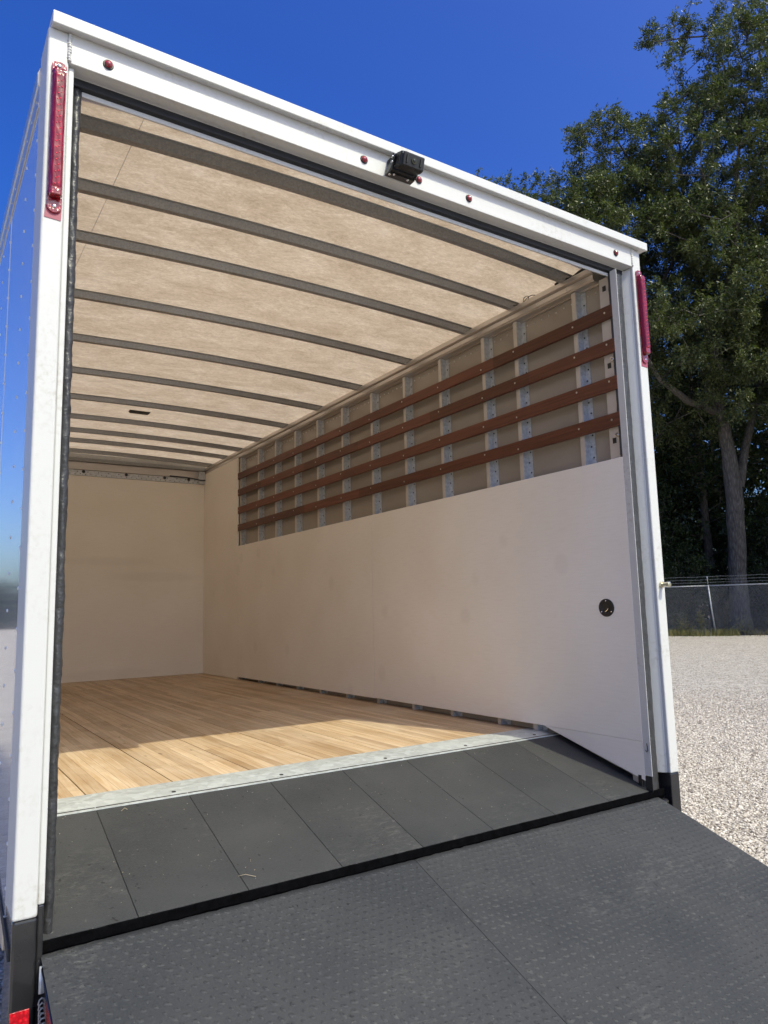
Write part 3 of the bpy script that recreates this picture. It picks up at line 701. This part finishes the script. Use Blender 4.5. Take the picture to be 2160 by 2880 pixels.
# under body: bumper beam, chassis, axle and wheels, plain cab
MB().box(-.02, 2.32, .05, .19, -.50, -.305).build('bumper_beam', 'black', truck, .006)
for x in (.72, 1.50): MB().box(x, x + .08, .2, 7.3, -.38, -.13).build('chassis_rail', 'black', truck, .004)
def wheel(x, y, s):
    n = 40; wm = MB(); prof = [(-.11, .22), (-.115, .34), (-.09, .375), (.09, .375), (.115, .34), (.11, .22)]
    vs = []; P = len(prof)
    for k in range(n):
        a_ = 2 * math.pi * k / n; vs += [(x + u, y + r_ * math.cos(a_), GZ + .375 + r_ * math.sin(a_)) for u, r_ in prof]
    wm.add(vs, [(k * P + i, k * P + (i + 1) % P, ((k + 1) % n) * P + (i + 1) % P, ((k + 1) % n) * P + i) for k in range(n) for i in range(P)])
    o = wm.build('wheel', 'tyre', truck, smooth=True); MB().cyl((x - .07, y, GZ + .375), (1, 0, 0), .222, .14, 28).build('rim', 'white', o, .004)
for x in (.16, .42, 1.88, 2.14): wheel(x, 3.4, 1)
for x in (.2, 2.1): wheel(x, 6.9, 1)
MB().cyl((.1, 3.4, GZ + .375), (1, 0, 0), .06, 2.1, 12).build('axle', 'black', truck)
cabp = [(5.62, -.35), (5.62, 1.15), (6.35, 1.2), (6.55, 1.15), (7.15, .55), (7.9, .38), (8.0, .1), (8.0, -.35)]
cabm = MB().prism(cabp, 'x', .15, 2.15).build('cab', 'white', truck, .05, seg=3)
for x0, x1 in ((.146, .149), (2.151, 2.154)): MB().prism([(5.9, .5), (5.9, 1.05), (6.45, 1.05), (6.95, .55), (6.95, .5)], 'x', x0, x1).build('window', 'glass', cabm)
MB().add([(.25, 6.60, 1.13), (2.05, 6.60, 1.13), (2.05, 7.13, .60), (.25, 7.13, .60), (.25, 6.59, 1.12), (2.05, 6.59, 1.12), (2.05, 7.12, .59), (.25, 7.12, .59)], [(0, 1, 2, 3), (4, 5, 6, 7), (0, 1, 5, 4), (1, 2, 6, 5), (2, 3, 7, 6), (3, 0, 4, 7)]).build('windshield', 'glass', cabm)

# ------------------------------------------------------------------ bits lying on the rubber
def dz(y): return -KD * (.563 - y) + .001
def straw(pts, r_, label):
    o = MB().tube([(x, y, dz(y) + r_ + h) for x, y, h in pts], r_, 6).build('straw', STRAW, None, smooth=True); tag(o, label, 'straw')
STRAW = plain('dry_straw', (.36, .30, .21), .7)
straw([(.280, .512, .0), (.293, .521, .003), (.299, .513, .001)], .0009, 'bent tan straw lying on black rubber just behind the metal sill')
straw([(.500, .090, 0), (.520, .086, .003), (.545, .070, .001)], .0007, 'long thin pale straw lying on rubber close to the ramp gap')
rs = random.Random(11); m = MB()
for k in range(90):
    x = rs.uniform(.03, 2.15); y = rs.uniform(.05, .54); a_ = rs.uniform(0, 6.3); l_ = rs.uniform(.0008, .0035) * (2.2 if rs.random() < .07 else 1)
    m.tube([(x, y, dz(y) + .0006), (x + math.cos(a_) * l_, y + math.sin(a_) * l_, dz(y + math.sin(a_) * l_) + .0012)], .0006, 4)
tag(m.build('dust_specks', STRAW), 'tiny pale chips and dust scattered over the black rubber', 'debris', kind='stuff')

# ------------------------------------------------------------------ chain link fence
fo = empty('chain_link_fence', F0); tag(fo, 'grey chain link fence with barbed wire in front of the dark trees', 'fence')
RZt = 1.28 - GZ                              # rail height over ground
def fp(s_, h, o=0.0): q = F0 + FD * s_ - FN * o; return (q.x, q.y, GZ + h)
for k in range(-7, 8):
    s_ = k * 3.05; j = random.Random(k).uniform(-.04, .04)
    m = MB(); m.tube([fp(s_ + .12 + j, -.1), fp(s_ + .02 + j, RZt * .6), fp(s_, RZt + .03)], .031, 10); po = m.build('post', 'fence', fo, smooth=True)
    MB().tube([fp(s_, RZt + .02), fp(s_ - .02, RZt + .40, .18)], .017, 8).build('barb_arm', 'fence', po, smooth=True)
for k in range(-7, 7): MB().tube([fp(k * 3.05, RZt), fp((k + 1) * 3.05, RZt)], .022, 8).build('top_rail', 'fence', fo, smooth=True)
for h, o_ in ((.14, .05), (.26, .10), (.39, .165)):
    m = MB(); pts = [fp(-21 + k * .5, RZt + h + .012 * math.cos(k * 2.06), o_) for k in range(86)]; m.tube(pts, .0035, 4)
    for k in range(0, 420):
        q = fp(-21 + k * .1, RZt + h, o_); m.tube([(q[0], q[1], q[2] - .012), (q[0] + .012, q[1] - .01, q[2] + .014)], .0022, 3)
    m.build('barbed_wire', 'fence', fo)
V = []; F = []; WS = .062; wr = .0029
for d_ in (1, -1):
    for k in range(int(40 / WS)):
        s0 = -20 + k * WS; e = Vector((FN.x, FN.y, 0)) * (.004 * d_)
        a_, b_ = Vector(fp(s0, .03)) + e, Vector(fp(s0 + d_ * (RZt + .02), RZt + .05)) + e
        dd = (b_ - a_).normalized(); u_ = dd.cross(FN).normalized() * wr; n_ = FN * wr; i0 = len(V)
        for p_ in (a_, b_): V += [p_ + u_, p_ - u_ * .5 + n_ * .87, p_ - u_ * .5 - n_ * .87]
        F += [(i0, i0 + 1, i0 + 4, i0 + 3), (i0 + 1, i0 + 2, i0 + 5, i0 + 4), (i0 + 2, i0, i0 + 3, i0 + 5)]
tag(put('wire_mesh', np_mesh('wire_mesh', [tuple(v_) for v_ in V], F), 'fence', fo), kind='stuff')

# ------------------------------------------------------------------ weeds along the fence
def blades(P, rng, h0, h1, wd, bend=.35):
    n_ = len(P); a_ = rng.uniform(0, 6.283, n_); h = rng.uniform(h0, h1, n_) ** 1.0; w_ = wd * rng.uniform(.6, 1.4, n_)
    dx, dy = np.cos(a_), np.sin(a_); bx_, by_ = -dy * w_[:], dx * w_[:]; be = bend * h * rng.uniform(.3, 1.3, n_)
    v0 = np.stack([P[:, 0] - bx_, P[:, 1] - by_, P[:, 2]], -1); v1 = np.stack([P[:, 0] + bx_, P[:, 1] + by_, P[:, 2]], -1)
    mxx, myy = P[:, 0] + dx * be * .35, P[:, 1] + dy * be * .35
    v2 = np.stack([mxx + bx_ * .7, myy + by_ * .7, P[:, 2] + h * .6], -1); v3 = np.stack([mxx - bx_ * .7, myy - by_ * .7, P[:, 2] + h * .6], -1)
    v4 = np.stack([P[:, 0] + dx * be + bx_ * .08, P[:, 1] + dy * be + by_ * .08, P[:, 2] + h], -1); v5 = np.stack([P[:, 0] + dx * be - bx_ * .08, P[:, 1] + dy * be - by_ * .08, P[:, 2] + h], -1)
    V = np.stack([v0, v1, v2, v3, v4, v5], 1).reshape(-1, 3); b_ = (np.arange(n_) * 6)[:, None]
    F = np.concatenate([b_ + np.array([[0, 1, 2, 3]]), b_ + np.array([[3, 2, 4, 5]])], 0); return V, F
rng = np.random.default_rng(4); n_ = 60000
s_ = rng.uniform(-18, 18, n_); o_ = rng.normal(-.05, .42, n_); cl = np.array([mnoise.noise(Vector((a_ * .9, b_ * 2, 0))) for a_, b_ in zip(s_, o_)])
k_ = cl > .02; s_, o_ = s_[k_], o_[k_]
P = np.stack([F0.x + FD.x * s_ - FN.x * o_, F0.y + FD.y * s_ - FN.y * o_, np.full(len(s_), GZ)], -1)
V, F = blades(P, rng, .08, .34, .009)
go2 = put('weeds', np_mesh('weeds', V, F), 'grass'); tag(go2, 'ragged yellow green grass along the foot of the fence', 'grass', kind='stuff')

# ------------------------------------------------------------------ trees
def leaves_mesh(name, C, per, L, rng, tw=(.45, 1.0), ntw=9, droop=.35, wr_=.33, out=None):
    n_ = len(C); T = rng.normal(size=(n_, ntw, 3)); T /= np.linalg.norm(T, axis=-1, keepdims=True)
    if out is not None: T += out[:, None, :] * .7
    T[..., 2] -= droop * .3; T /= np.linalg.norm(T, axis=-1, keepdims=True)
    tl = rng.uniform(tw[0], tw[1], (n_, ntw, 1)); kk = max(1, per // ntw)
    t_ = rng.uniform(.12, 1, (n_, ntw, kk, 1)) ** .8
    P = C[:, None, None, :] + T[:, :, None, :] * tl[:, :, None, :] * t_ + rng.normal(size=(n_, ntw, kk, 3)) * .06
    P[..., 2] -= (droop * tl[:, :, None, :] * t_ ** 2 * .5)[..., 0]
    D = T[:, :, None, :] * .7 + rng.normal(size=P.shape) * .62; D[..., 2] -= .15
    P = P.reshape(-1, 3); D = D.reshape(-1, 3); D /= np.linalg.norm(D, axis=1, keepdims=True)
    Nn = rng.normal(size=P.shape); Nn[:, 2] += .8; S_ = np.cross(D, Nn); S_ /= np.linalg.norm(S_, axis=1, keepdims=True) + 1e-9
    l_ = L * rng.uniform(.65, 1.3, (len(P), 1)); w_ = l_ * wr_
    V = np.stack([P, P + D * l_ * .45 + S_ * w_ * .5, P + D * l_, P + D * l_ * .45 - S_ * w_ * .5], 1).reshape(-1, 3)
    return np_mesh(name, V, np.arange(len(V)).reshape(-1, 4))
def segs_mesh(A, B, ra, rb, n=5):
    D = B - A; D /= np.linalg.norm(D, axis=1, keepdims=True) + 1e-9
    U = np.cross(D, np.where(np.abs(D[:, 2:3]) < .9, [[0, 0, 1.]], [[1., 0, 0]])); U /= np.linalg.norm(U, axis=1, keepdims=True) + 1e-9; W_ = np.cross(D, U)
    a_ = np.arange(n) * 2 * np.pi / n; o_ = U[:, None] * np.cos(a_)[None, :, None] + W_[:, None] * np.sin(a_)[None, :, None]
    V = np.concatenate([A[:, None] + o_ * ra[:, None, None], B[:, None] + o_ * rb[:, None, None]], 1).reshape(-1, 3)
    b_ = (np.arange(len(A)) * 2 * n)[:, None, None]; q = np.array([(k, (k + 1) % n, n + (k + 1) % n, n + k) for k in range(n)])[None]
    return V, (b_ + q).reshape(-1, 4)
def tree(name, label, base, skel, envs, ncl, per, L, seed, lm='leafA', group='trees behind the fence', gap=-.15, tw=(.45, 1.0), gs=.28, ntw=9):
    """skel: polylines of (x,y,z,r) ; envs: (centre, radii, weight)"""
    rng = np.random.default_rng(seed)
    root = empty(name, base); tag(root, label, 'tree', group)
    pos = []; par = []; rad = []; tb = MB()
    for pl_ in skel:
        pl_ = [tuple(map(float, q)) for q in pl_]; pts = []; rr_ = []
        for (a_, b_) in zip(pl_[:-1], pl_[1:]):
            d_ = math.dist(a_[:3], b_[:3]); k_ = max(1, int(d_ / .7))
            for i in range(k_):
                f = i / k_; q = [a_[j] + (b_[j] - a_[j]) * f for j in range(4)]
                w_ = .06 if pts else 0
                pts.append(Vector(q[:3]) + Vector((mnoise.noise(Vector((q[2] * .5, seed, 0))), mnoise.noise(Vector((q[2] * .5, seed, 9))), 0)) * w_ * 2); rr_.append(q[3] * (1 + .06 * mnoise.noise(Vector((q[2], seed, 4)))))
        pts.append(Vector(pl_[-1][:3])); rr_.append(pl_[-1][3])
        tb.tube(pts, rr_, 12, True)
        for i, p_ in enumerate(pts):
            if pos and i == 0:
                par.append(int(np.argmin([math.dist(p_, q) for q in pos])))
            else: par.append(len(pos) - 1 if pos else -1)
            pos.append(tuple(p_)); rad.append(rr_[i])
    nsk = len(pos)
    C = []; wsum = sum(e[2] for e in envs)
    for c_, r_, w_ in envs:
        n_ = int(ncl * w_ / wsum); got = 0; tries = 0
        while got < n_ and tries < n_ * 30:
            tries += 1; d_ = rng.normal(size=3); d_ /= np.linalg.norm(d_); q = np.array(c_) + d_ * np.array(r_) * (rng.uniform(.12, 1) ** .45)
            if mnoise.noise(Vector(q * gs) + Vector((seed * 3.1, 0, 0))) < gap: continue
            C.append(q); got += 1
    C = np.array(C); sk = np.array(pos)
    low = np.array([p_ for p_ in pos])
    dd = np.array([np.min(np.linalg.norm(low - c_, axis=1)) for c_ in C]); order = np.argsort(dd); C = C[order]
    cap = nsk + len(C) * 6; NP = np.zeros((cap, 3)); NP[:nsk] = sk; cnt = nsk; tips = []
    for c_ in C:
        q = NP[:cnt]; cost = np.linalg.norm(q - c_, axis=1) + .55 * np.maximum(0, q[:, 2] - c_[2] + .3)
        p_ = int(np.argmin(cost)); a_ = NP[p_].copy(); d_ = np.linalg.norm(c_ - a_); k_ = min(5, max(1, int(d_ / .9)))
        prev = p_
        for i in range(1, k_ + 1):
            f = i / k_; pt = a_ + (c_ - a_) * f
            if i < k_: pt = pt + rng.normal(size=3) * .10 * d_ / k_ + np.array([0, 0, .10 * d_ * f * (1 - f)])
            NP[cnt] = pt; par.append(prev); rad.append(0); prev = cnt; cnt += 1
        tips.append(prev)
    acc = np.zeros(cnt)
    for t_ in tips: acc[t_] += 1
    for i in range(cnt - 1, nsk - 1, -1):
        if par[i] >= 0: acc[par[i]] += acc[i]
    NPp = NP[:cnt]; par_ = np.array(par); idx = np.arange(nsk, cnt)
    rb_ = .011 * np.maximum(1, acc[idx]) ** .48; pr2 = par_[idx]
    ra_ = np.where(pr2 >= nsk, .011 * np.maximum(1, acc[pr2]) ** .48, rb_ * 1.25); ra_ = np.minimum(ra_, rb_ * 1.8)
    V, F = segs_mesh(NPp[pr2], NPp[idx], ra_, rb_, 5)
    tm = tb.mesh('t'); n0 = len(tm.vertices)
    vv = np.zeros(n0 * 3, np.float32); tm.vertices.foreach_get('co', vv)
    quads = np.array([tuple(p_.vertices) for p_ in tm.polygons if len(p_.vertices) == 4]); bpy.data.meshes.remove(tm)
    put('trunk', np_mesh('trunk', np.concatenate([vv.reshape(-1, 3), V]), np.concatenate([quads, F + n0]), True), 'bark', root)
    cen = np.array(envs[0][0]); out = C - np.array([C[:, 0].mean(), C[:, 1].mean(), C[:, 2].mean() - 2]); out /= np.linalg.norm(out, axis=1, keepdims=True) + 1e-6
    put('crown', leaves_mesh('crown', C, per, L, rng, tw, ntw, out=out), lm, root)
    return root
G = 'oaks at the edge of the woods'
# big forked oak just behind the fence
tree('oak_tree', 'big forked oak with thick grey trunk rising behind the fence post', (34.2, 18.85, GZ),
     [[(34.3, 18.9, GZ, .62), (34.22, 18.82, .0, .47), (34.16, 18.77, 1.6, .43), (34.0, 18.52, 3.8, .42), (33.87, 18.35, 5.4, .43), (33.72, 18.25, 6.7, .40), (33.45, 18.2, 8.0, .33), (33.16, 18.18, 9.3, .31), (32.9, 18.2, 10.2, .29), (32.83, 18.06, 11.5, .24), (32.6, 17.9, 13.3, .23), (32.27, 17.97, 14.3, .17), (32.08, 17.92, 15.3, .15), (31.5, 18.0, 17.5, .13), (31.1, 18.0, 20.0, .10), (30.9, 17.8, 23.5, .055), (30.8, 17.6, 27, .012)],
      [(32.6, 17.9, 13.2, .16), (32.95, 17.52, 14.2, .14), (32.88, 17.35, 15.6, .13), (33.0, 17.0, 17.3, .12), (33.3, 16.6, 20, .10), (33.6, 16.2, 24, .055), (33.9, 15.8, 28, .012)],
      [(32.9, 18.22, 9.9, .22), (31.73, 18.38, 10.15, .19), (30.75, 18.41, 10.25, .17), (29.77, 18.38, 10.6, .14), (28.7, 18.4, 11.0, .11), (27.5, 18.2, 11.9, .07)],
      [(34.0, 18.15, 6.2, .25), (34.29, 17.98, 7.5, .22), (34.64, 17.97, 8.4, .19), (34.92, 17.94, 8.9, .18), (35.4, 17.7, 10.6, .15), (36.2, 17.4, 12.7, .12), (37.2, 16.8, 15.5, .08)],
      [(32.6, 17.8, 14.0, .11), (31.5, 16.2, 16.0, .09), (30.2, 14.8, 17.8, .06)],
      [(33.0, 17.0, 17.0, .12), (31.5, 16.6, 19.2, .09), (29.6, 16.0, 20.6, .06)]],
     [((32.6, 17.0, 23.5), (4.6, 4.6, 8.0), 1.5), ((33.5, 15.8, 17.5), (5.4, 5.2, 5.0), 1.1), ((29.8, 17.2, 15.0), (4.2, 4.2, 4.2), .7), ((36.3, 15.8, 14.5), (4.0, 4.2, 5), .7), ((33.2, 15.6, 10.8), (4.0, 2.6, 2.2), .28)],
     1080, 230, .162, 21, group=G, gap=-.13, tw=(.35, .85))
tree('oak_tree', 'leafy oak whose rounded crown rises left of the forked oak', (30.7, 23.4, GZ),
     [[(30.7, 23.4, GZ, .42), (30.6, 23.3, 6, .32), (30.3, 22.8, 12, .25), (29.9, 22.0, 18, .16), (29.6, 21.2, 22, .06), (29.5, 20.8, 24.5, .012)],
      [(30.4, 22.9, 11, .18), (28.8, 22.4, 14, .13), (27.4, 22.2, 16.5, .08)], [(30.2, 22.6, 13, .16), (31.6, 20.8, 16, .11), (32.4, 19.6, 18.5, .07)]],
     [((29.6, 20.9, 20.0), (4.6, 4.6, 6.0), 1.3), ((27.4, 21.9, 17.5), (4.0, 4.0, 5.0), .9), ((31.5, 20.4, 14.0), (4.6, 4.2, 5.5), .9)], 820, 215, .168, 33, group=G, gap=-.14, tw=(.35, .85))
tree('oak_tree', 'lower oak showing its crown top just above the truck roof edge', (29.9, 28.3, GZ),
     [[(29.9, 28.3, GZ, .4), (29.8, 28.0, 8, .3), (29.4, 27.0, 15, .2), (29.1, 25.8, 20, .07), (29.0, 25.3, 23, .012)], [(29.5, 27.3, 13, .16), (27.8, 27.2, 17, .1), (26.4, 27.4, 20, .05)]],
     [((29.2, 25.6, 20.3), (4.0, 4.0, 5.6), 1), ((26.6, 27.0, 19.5), (4.0, 3.6, 5.0), .9), ((27.6, 29.0, 21.0), (3.4, 3.4, 5.4), .6)], 560, 190, .185, 47, group=G, gap=-.14, tw=(.4, .9))
tree('oak_tree', 'tall oak standing at the right edge of the picture', (37.6, 15.6, GZ),
     [[(37.6, 15.6, GZ, .45), (37.5, 15.4, 6, .36), (37.2, 15.0, 12, .28), (36.8, 14.4, 18, .19), (36.4, 13.8, 25, .06), (36.2, 13.5, 30, .012)],
      [(37.3, 15.1, 11, .18), (35.9, 13.8, 13.5, .12), (34.6, 12.9, 15.4, .07)], [(36.9, 14.5, 17, .14), (35.0, 14.2, 20, .09), (33.6, 14.2, 22.5, .05)]],
     [((36.0, 13.8, 24.0), (5.0, 5.0, 7.6), 1.2), ((36.0, 12.6, 15.5), (4.8, 4.6, 5.4), 1.1), ((39.2, 13.2, 11.0), (4.2, 4.2, 5), .5)], 820, 210, .168, 58, group=G, gap=-.14, tw=(.35, .85))
for x, y, h, sd, lb_ in ((40.2, 10.6, 27, 81, 'broad oak added out of view on the right to shade the woods'), (38.2, 5.6, 24, 82, 'second oak added out of view farther right, also shading the woods')):  # unseen oaks, added so their crowns shade the lower part of the woods
    tree('oak_tree', lb_, (x, y, GZ), [[(x, y, GZ, .42), (x - .2, y - .2, 6, .34), (x - .5, y - .4, 13, .24), (x - .8, y - .6, h * .9, .02)]],
         [((x - .6, y - .3, h * .68), (5.6, 5.6, h * .30), 1.2), ((x - .4, y, h * .42), (5.6, 5.4, h * .2), 1)], 300, 90, .30, sd, group=G, gap=-.25, tw=(.6, 1.2))
# trees deeper in the woods
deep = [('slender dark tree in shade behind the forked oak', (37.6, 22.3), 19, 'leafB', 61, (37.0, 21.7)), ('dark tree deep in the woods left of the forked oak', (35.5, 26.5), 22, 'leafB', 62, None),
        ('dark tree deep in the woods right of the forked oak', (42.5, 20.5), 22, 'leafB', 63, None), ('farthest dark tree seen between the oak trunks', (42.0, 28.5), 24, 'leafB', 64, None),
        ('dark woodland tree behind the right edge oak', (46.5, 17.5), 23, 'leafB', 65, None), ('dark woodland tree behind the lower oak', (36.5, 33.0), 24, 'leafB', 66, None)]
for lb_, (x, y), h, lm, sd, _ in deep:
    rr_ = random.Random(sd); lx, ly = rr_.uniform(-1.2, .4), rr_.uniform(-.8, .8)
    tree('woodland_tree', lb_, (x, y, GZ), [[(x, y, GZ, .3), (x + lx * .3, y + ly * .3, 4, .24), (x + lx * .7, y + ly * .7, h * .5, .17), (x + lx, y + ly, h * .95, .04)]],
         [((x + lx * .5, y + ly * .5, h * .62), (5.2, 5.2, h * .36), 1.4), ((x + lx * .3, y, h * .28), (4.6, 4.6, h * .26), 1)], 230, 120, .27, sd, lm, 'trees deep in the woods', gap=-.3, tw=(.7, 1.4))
# understory
def shrub(name, label, x, y, h, r_, seed, ncl=60, per=130, L=.13, lm='leafB', wr_=.42):
    rng = np.random.default_rng(seed); root = empty(name, (x, y, GZ)); tag(root, label, 'shrub', 'shrubs under the trees')
    d_ = rng.normal(size=(ncl, 3)); d_ /= np.linalg.norm(d_, axis=1, keepdims=True)
    C = np.array([x, y, GZ + h * .52]) + d_ * np.array([r_, r_, h * .48]) * (rng.uniform(.2, 1, (ncl, 1)) ** .5)
    A = np.repeat(np.array([[x, y, GZ]]), ncl, 0) + rng.normal(size=(ncl, 3)) * [.12, .12, 0]; M_ = A * .45 + C * .55 + rng.normal(size=(ncl, 3)) * .1
    V1, F1 = segs_mesh(A, M_, np.full(ncl, .022), np.full(ncl, .015), 4); V2, F2 = segs_mesh(M_, C, np.full(ncl, .015), np.full(ncl, .006), 4)
    put('stem', np_mesh('stem', np.concatenate([V1, V2]), np.concatenate([F1, F2 + len(V1)]), True), 'bark', root)
    put('foliage', leaves_mesh('foliage', C, per, L, rng, (.3, .75), 8, .3, wr_), lm, root)
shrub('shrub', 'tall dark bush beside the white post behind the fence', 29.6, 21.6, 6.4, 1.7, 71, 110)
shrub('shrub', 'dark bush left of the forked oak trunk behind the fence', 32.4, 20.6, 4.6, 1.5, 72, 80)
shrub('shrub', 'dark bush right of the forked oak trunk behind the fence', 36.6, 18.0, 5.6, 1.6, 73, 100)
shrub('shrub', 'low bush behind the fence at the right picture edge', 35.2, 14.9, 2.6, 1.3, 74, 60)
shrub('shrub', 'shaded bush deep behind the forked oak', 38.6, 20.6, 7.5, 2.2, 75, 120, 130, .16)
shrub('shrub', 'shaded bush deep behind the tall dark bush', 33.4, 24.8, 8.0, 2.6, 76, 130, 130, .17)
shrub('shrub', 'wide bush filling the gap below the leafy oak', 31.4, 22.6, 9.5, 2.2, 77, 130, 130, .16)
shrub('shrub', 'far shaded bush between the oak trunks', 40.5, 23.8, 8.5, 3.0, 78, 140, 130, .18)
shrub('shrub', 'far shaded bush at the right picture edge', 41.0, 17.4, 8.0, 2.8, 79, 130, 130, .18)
# tall weed standing by the fence post
wx = F0 - FD * .42 + FN * .12
rng = np.random.default_rng(9); n_ = 90; zz = rng.uniform(.05, 1.0, n_)
C = np.stack([wx.x + rng.normal(0, .03, n_), wx.y + rng.normal(0, .03, n_), GZ + zz], -1)
root = empty('weed', (wx.x, wx.y, GZ)); tag(root, 'single tall green weed climbing the fence beside its post', 'weed')
MB().tube([(wx.x, wx.y, GZ), (wx.x + .02, wx.y, GZ + .5), (wx.x, wx.y + .02, GZ + 1.05)], [.012, .009, .004], 6).build('stem', 'grass', root)
put('leaves', leaves_mesh('leaves', C, 6, .085, rng, (.03, .12), 3, .2, .5), 'grass', root)
for k_, (ds, dn, h_) in enumerate(((-1.05, .15, .62), (1.25, .2, .5))):
    q = F0 + FD * ds + FN * dn; shrub('weed_bush', ['thin pale weed clump left of the fence post', 'thin pale weed clump right of the fence post'][k_], q.x, q.y, h_, .3, 90 + k_, 26, 40, .07, 'grass', .3)

# far woods that read as one dark mass behind the single trees
rng = np.random.default_rng(123); n_ = 2600
c0 = F0 + FN * 22
al = rng.uniform(-45, 40, n_); de = rng.uniform(0, 9, n_); hz = rng.uniform(0, 1, n_) ** .8 * (19 + 4 * np.sin(al * .31) + 3 * np.sin(al * .83 + 1))
C = np.stack([c0.x + FD.x * al + FN.x * de, c0.y + FD.y * al + FN.y * de, GZ + hz], -1)
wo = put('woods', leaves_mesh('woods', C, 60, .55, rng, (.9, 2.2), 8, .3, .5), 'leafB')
tag(wo, 'dense dark woods closing the view behind the oaks', 'woods', kind='stuff')

rng = np.random.default_rng(321); n_ = 900  # invented far trees, added to cover the bright horizon in the side-wall reflection
xx = rng.uniform(-70, 22, n_); yy = 118 + rng.uniform(0, 6, n_) + np.abs(xx) * .1
C = np.stack([xx, yy, GZ + rng.uniform(0, 1, n_) * (7.5 + 2.2 * np.sin(xx * .21) + 1.5 * np.sin(xx * .57))], -1)
tl_ = put('invented_treeline', leaves_mesh('invented_treeline', C, 48, .9, rng, (1.0, 2.6), 8, .3, .5), 'leafB')
tag(tl_, 'invented distant trees, added to be mirrored in the glossy side of the truck', 'invented_treeline', kind='stuff')
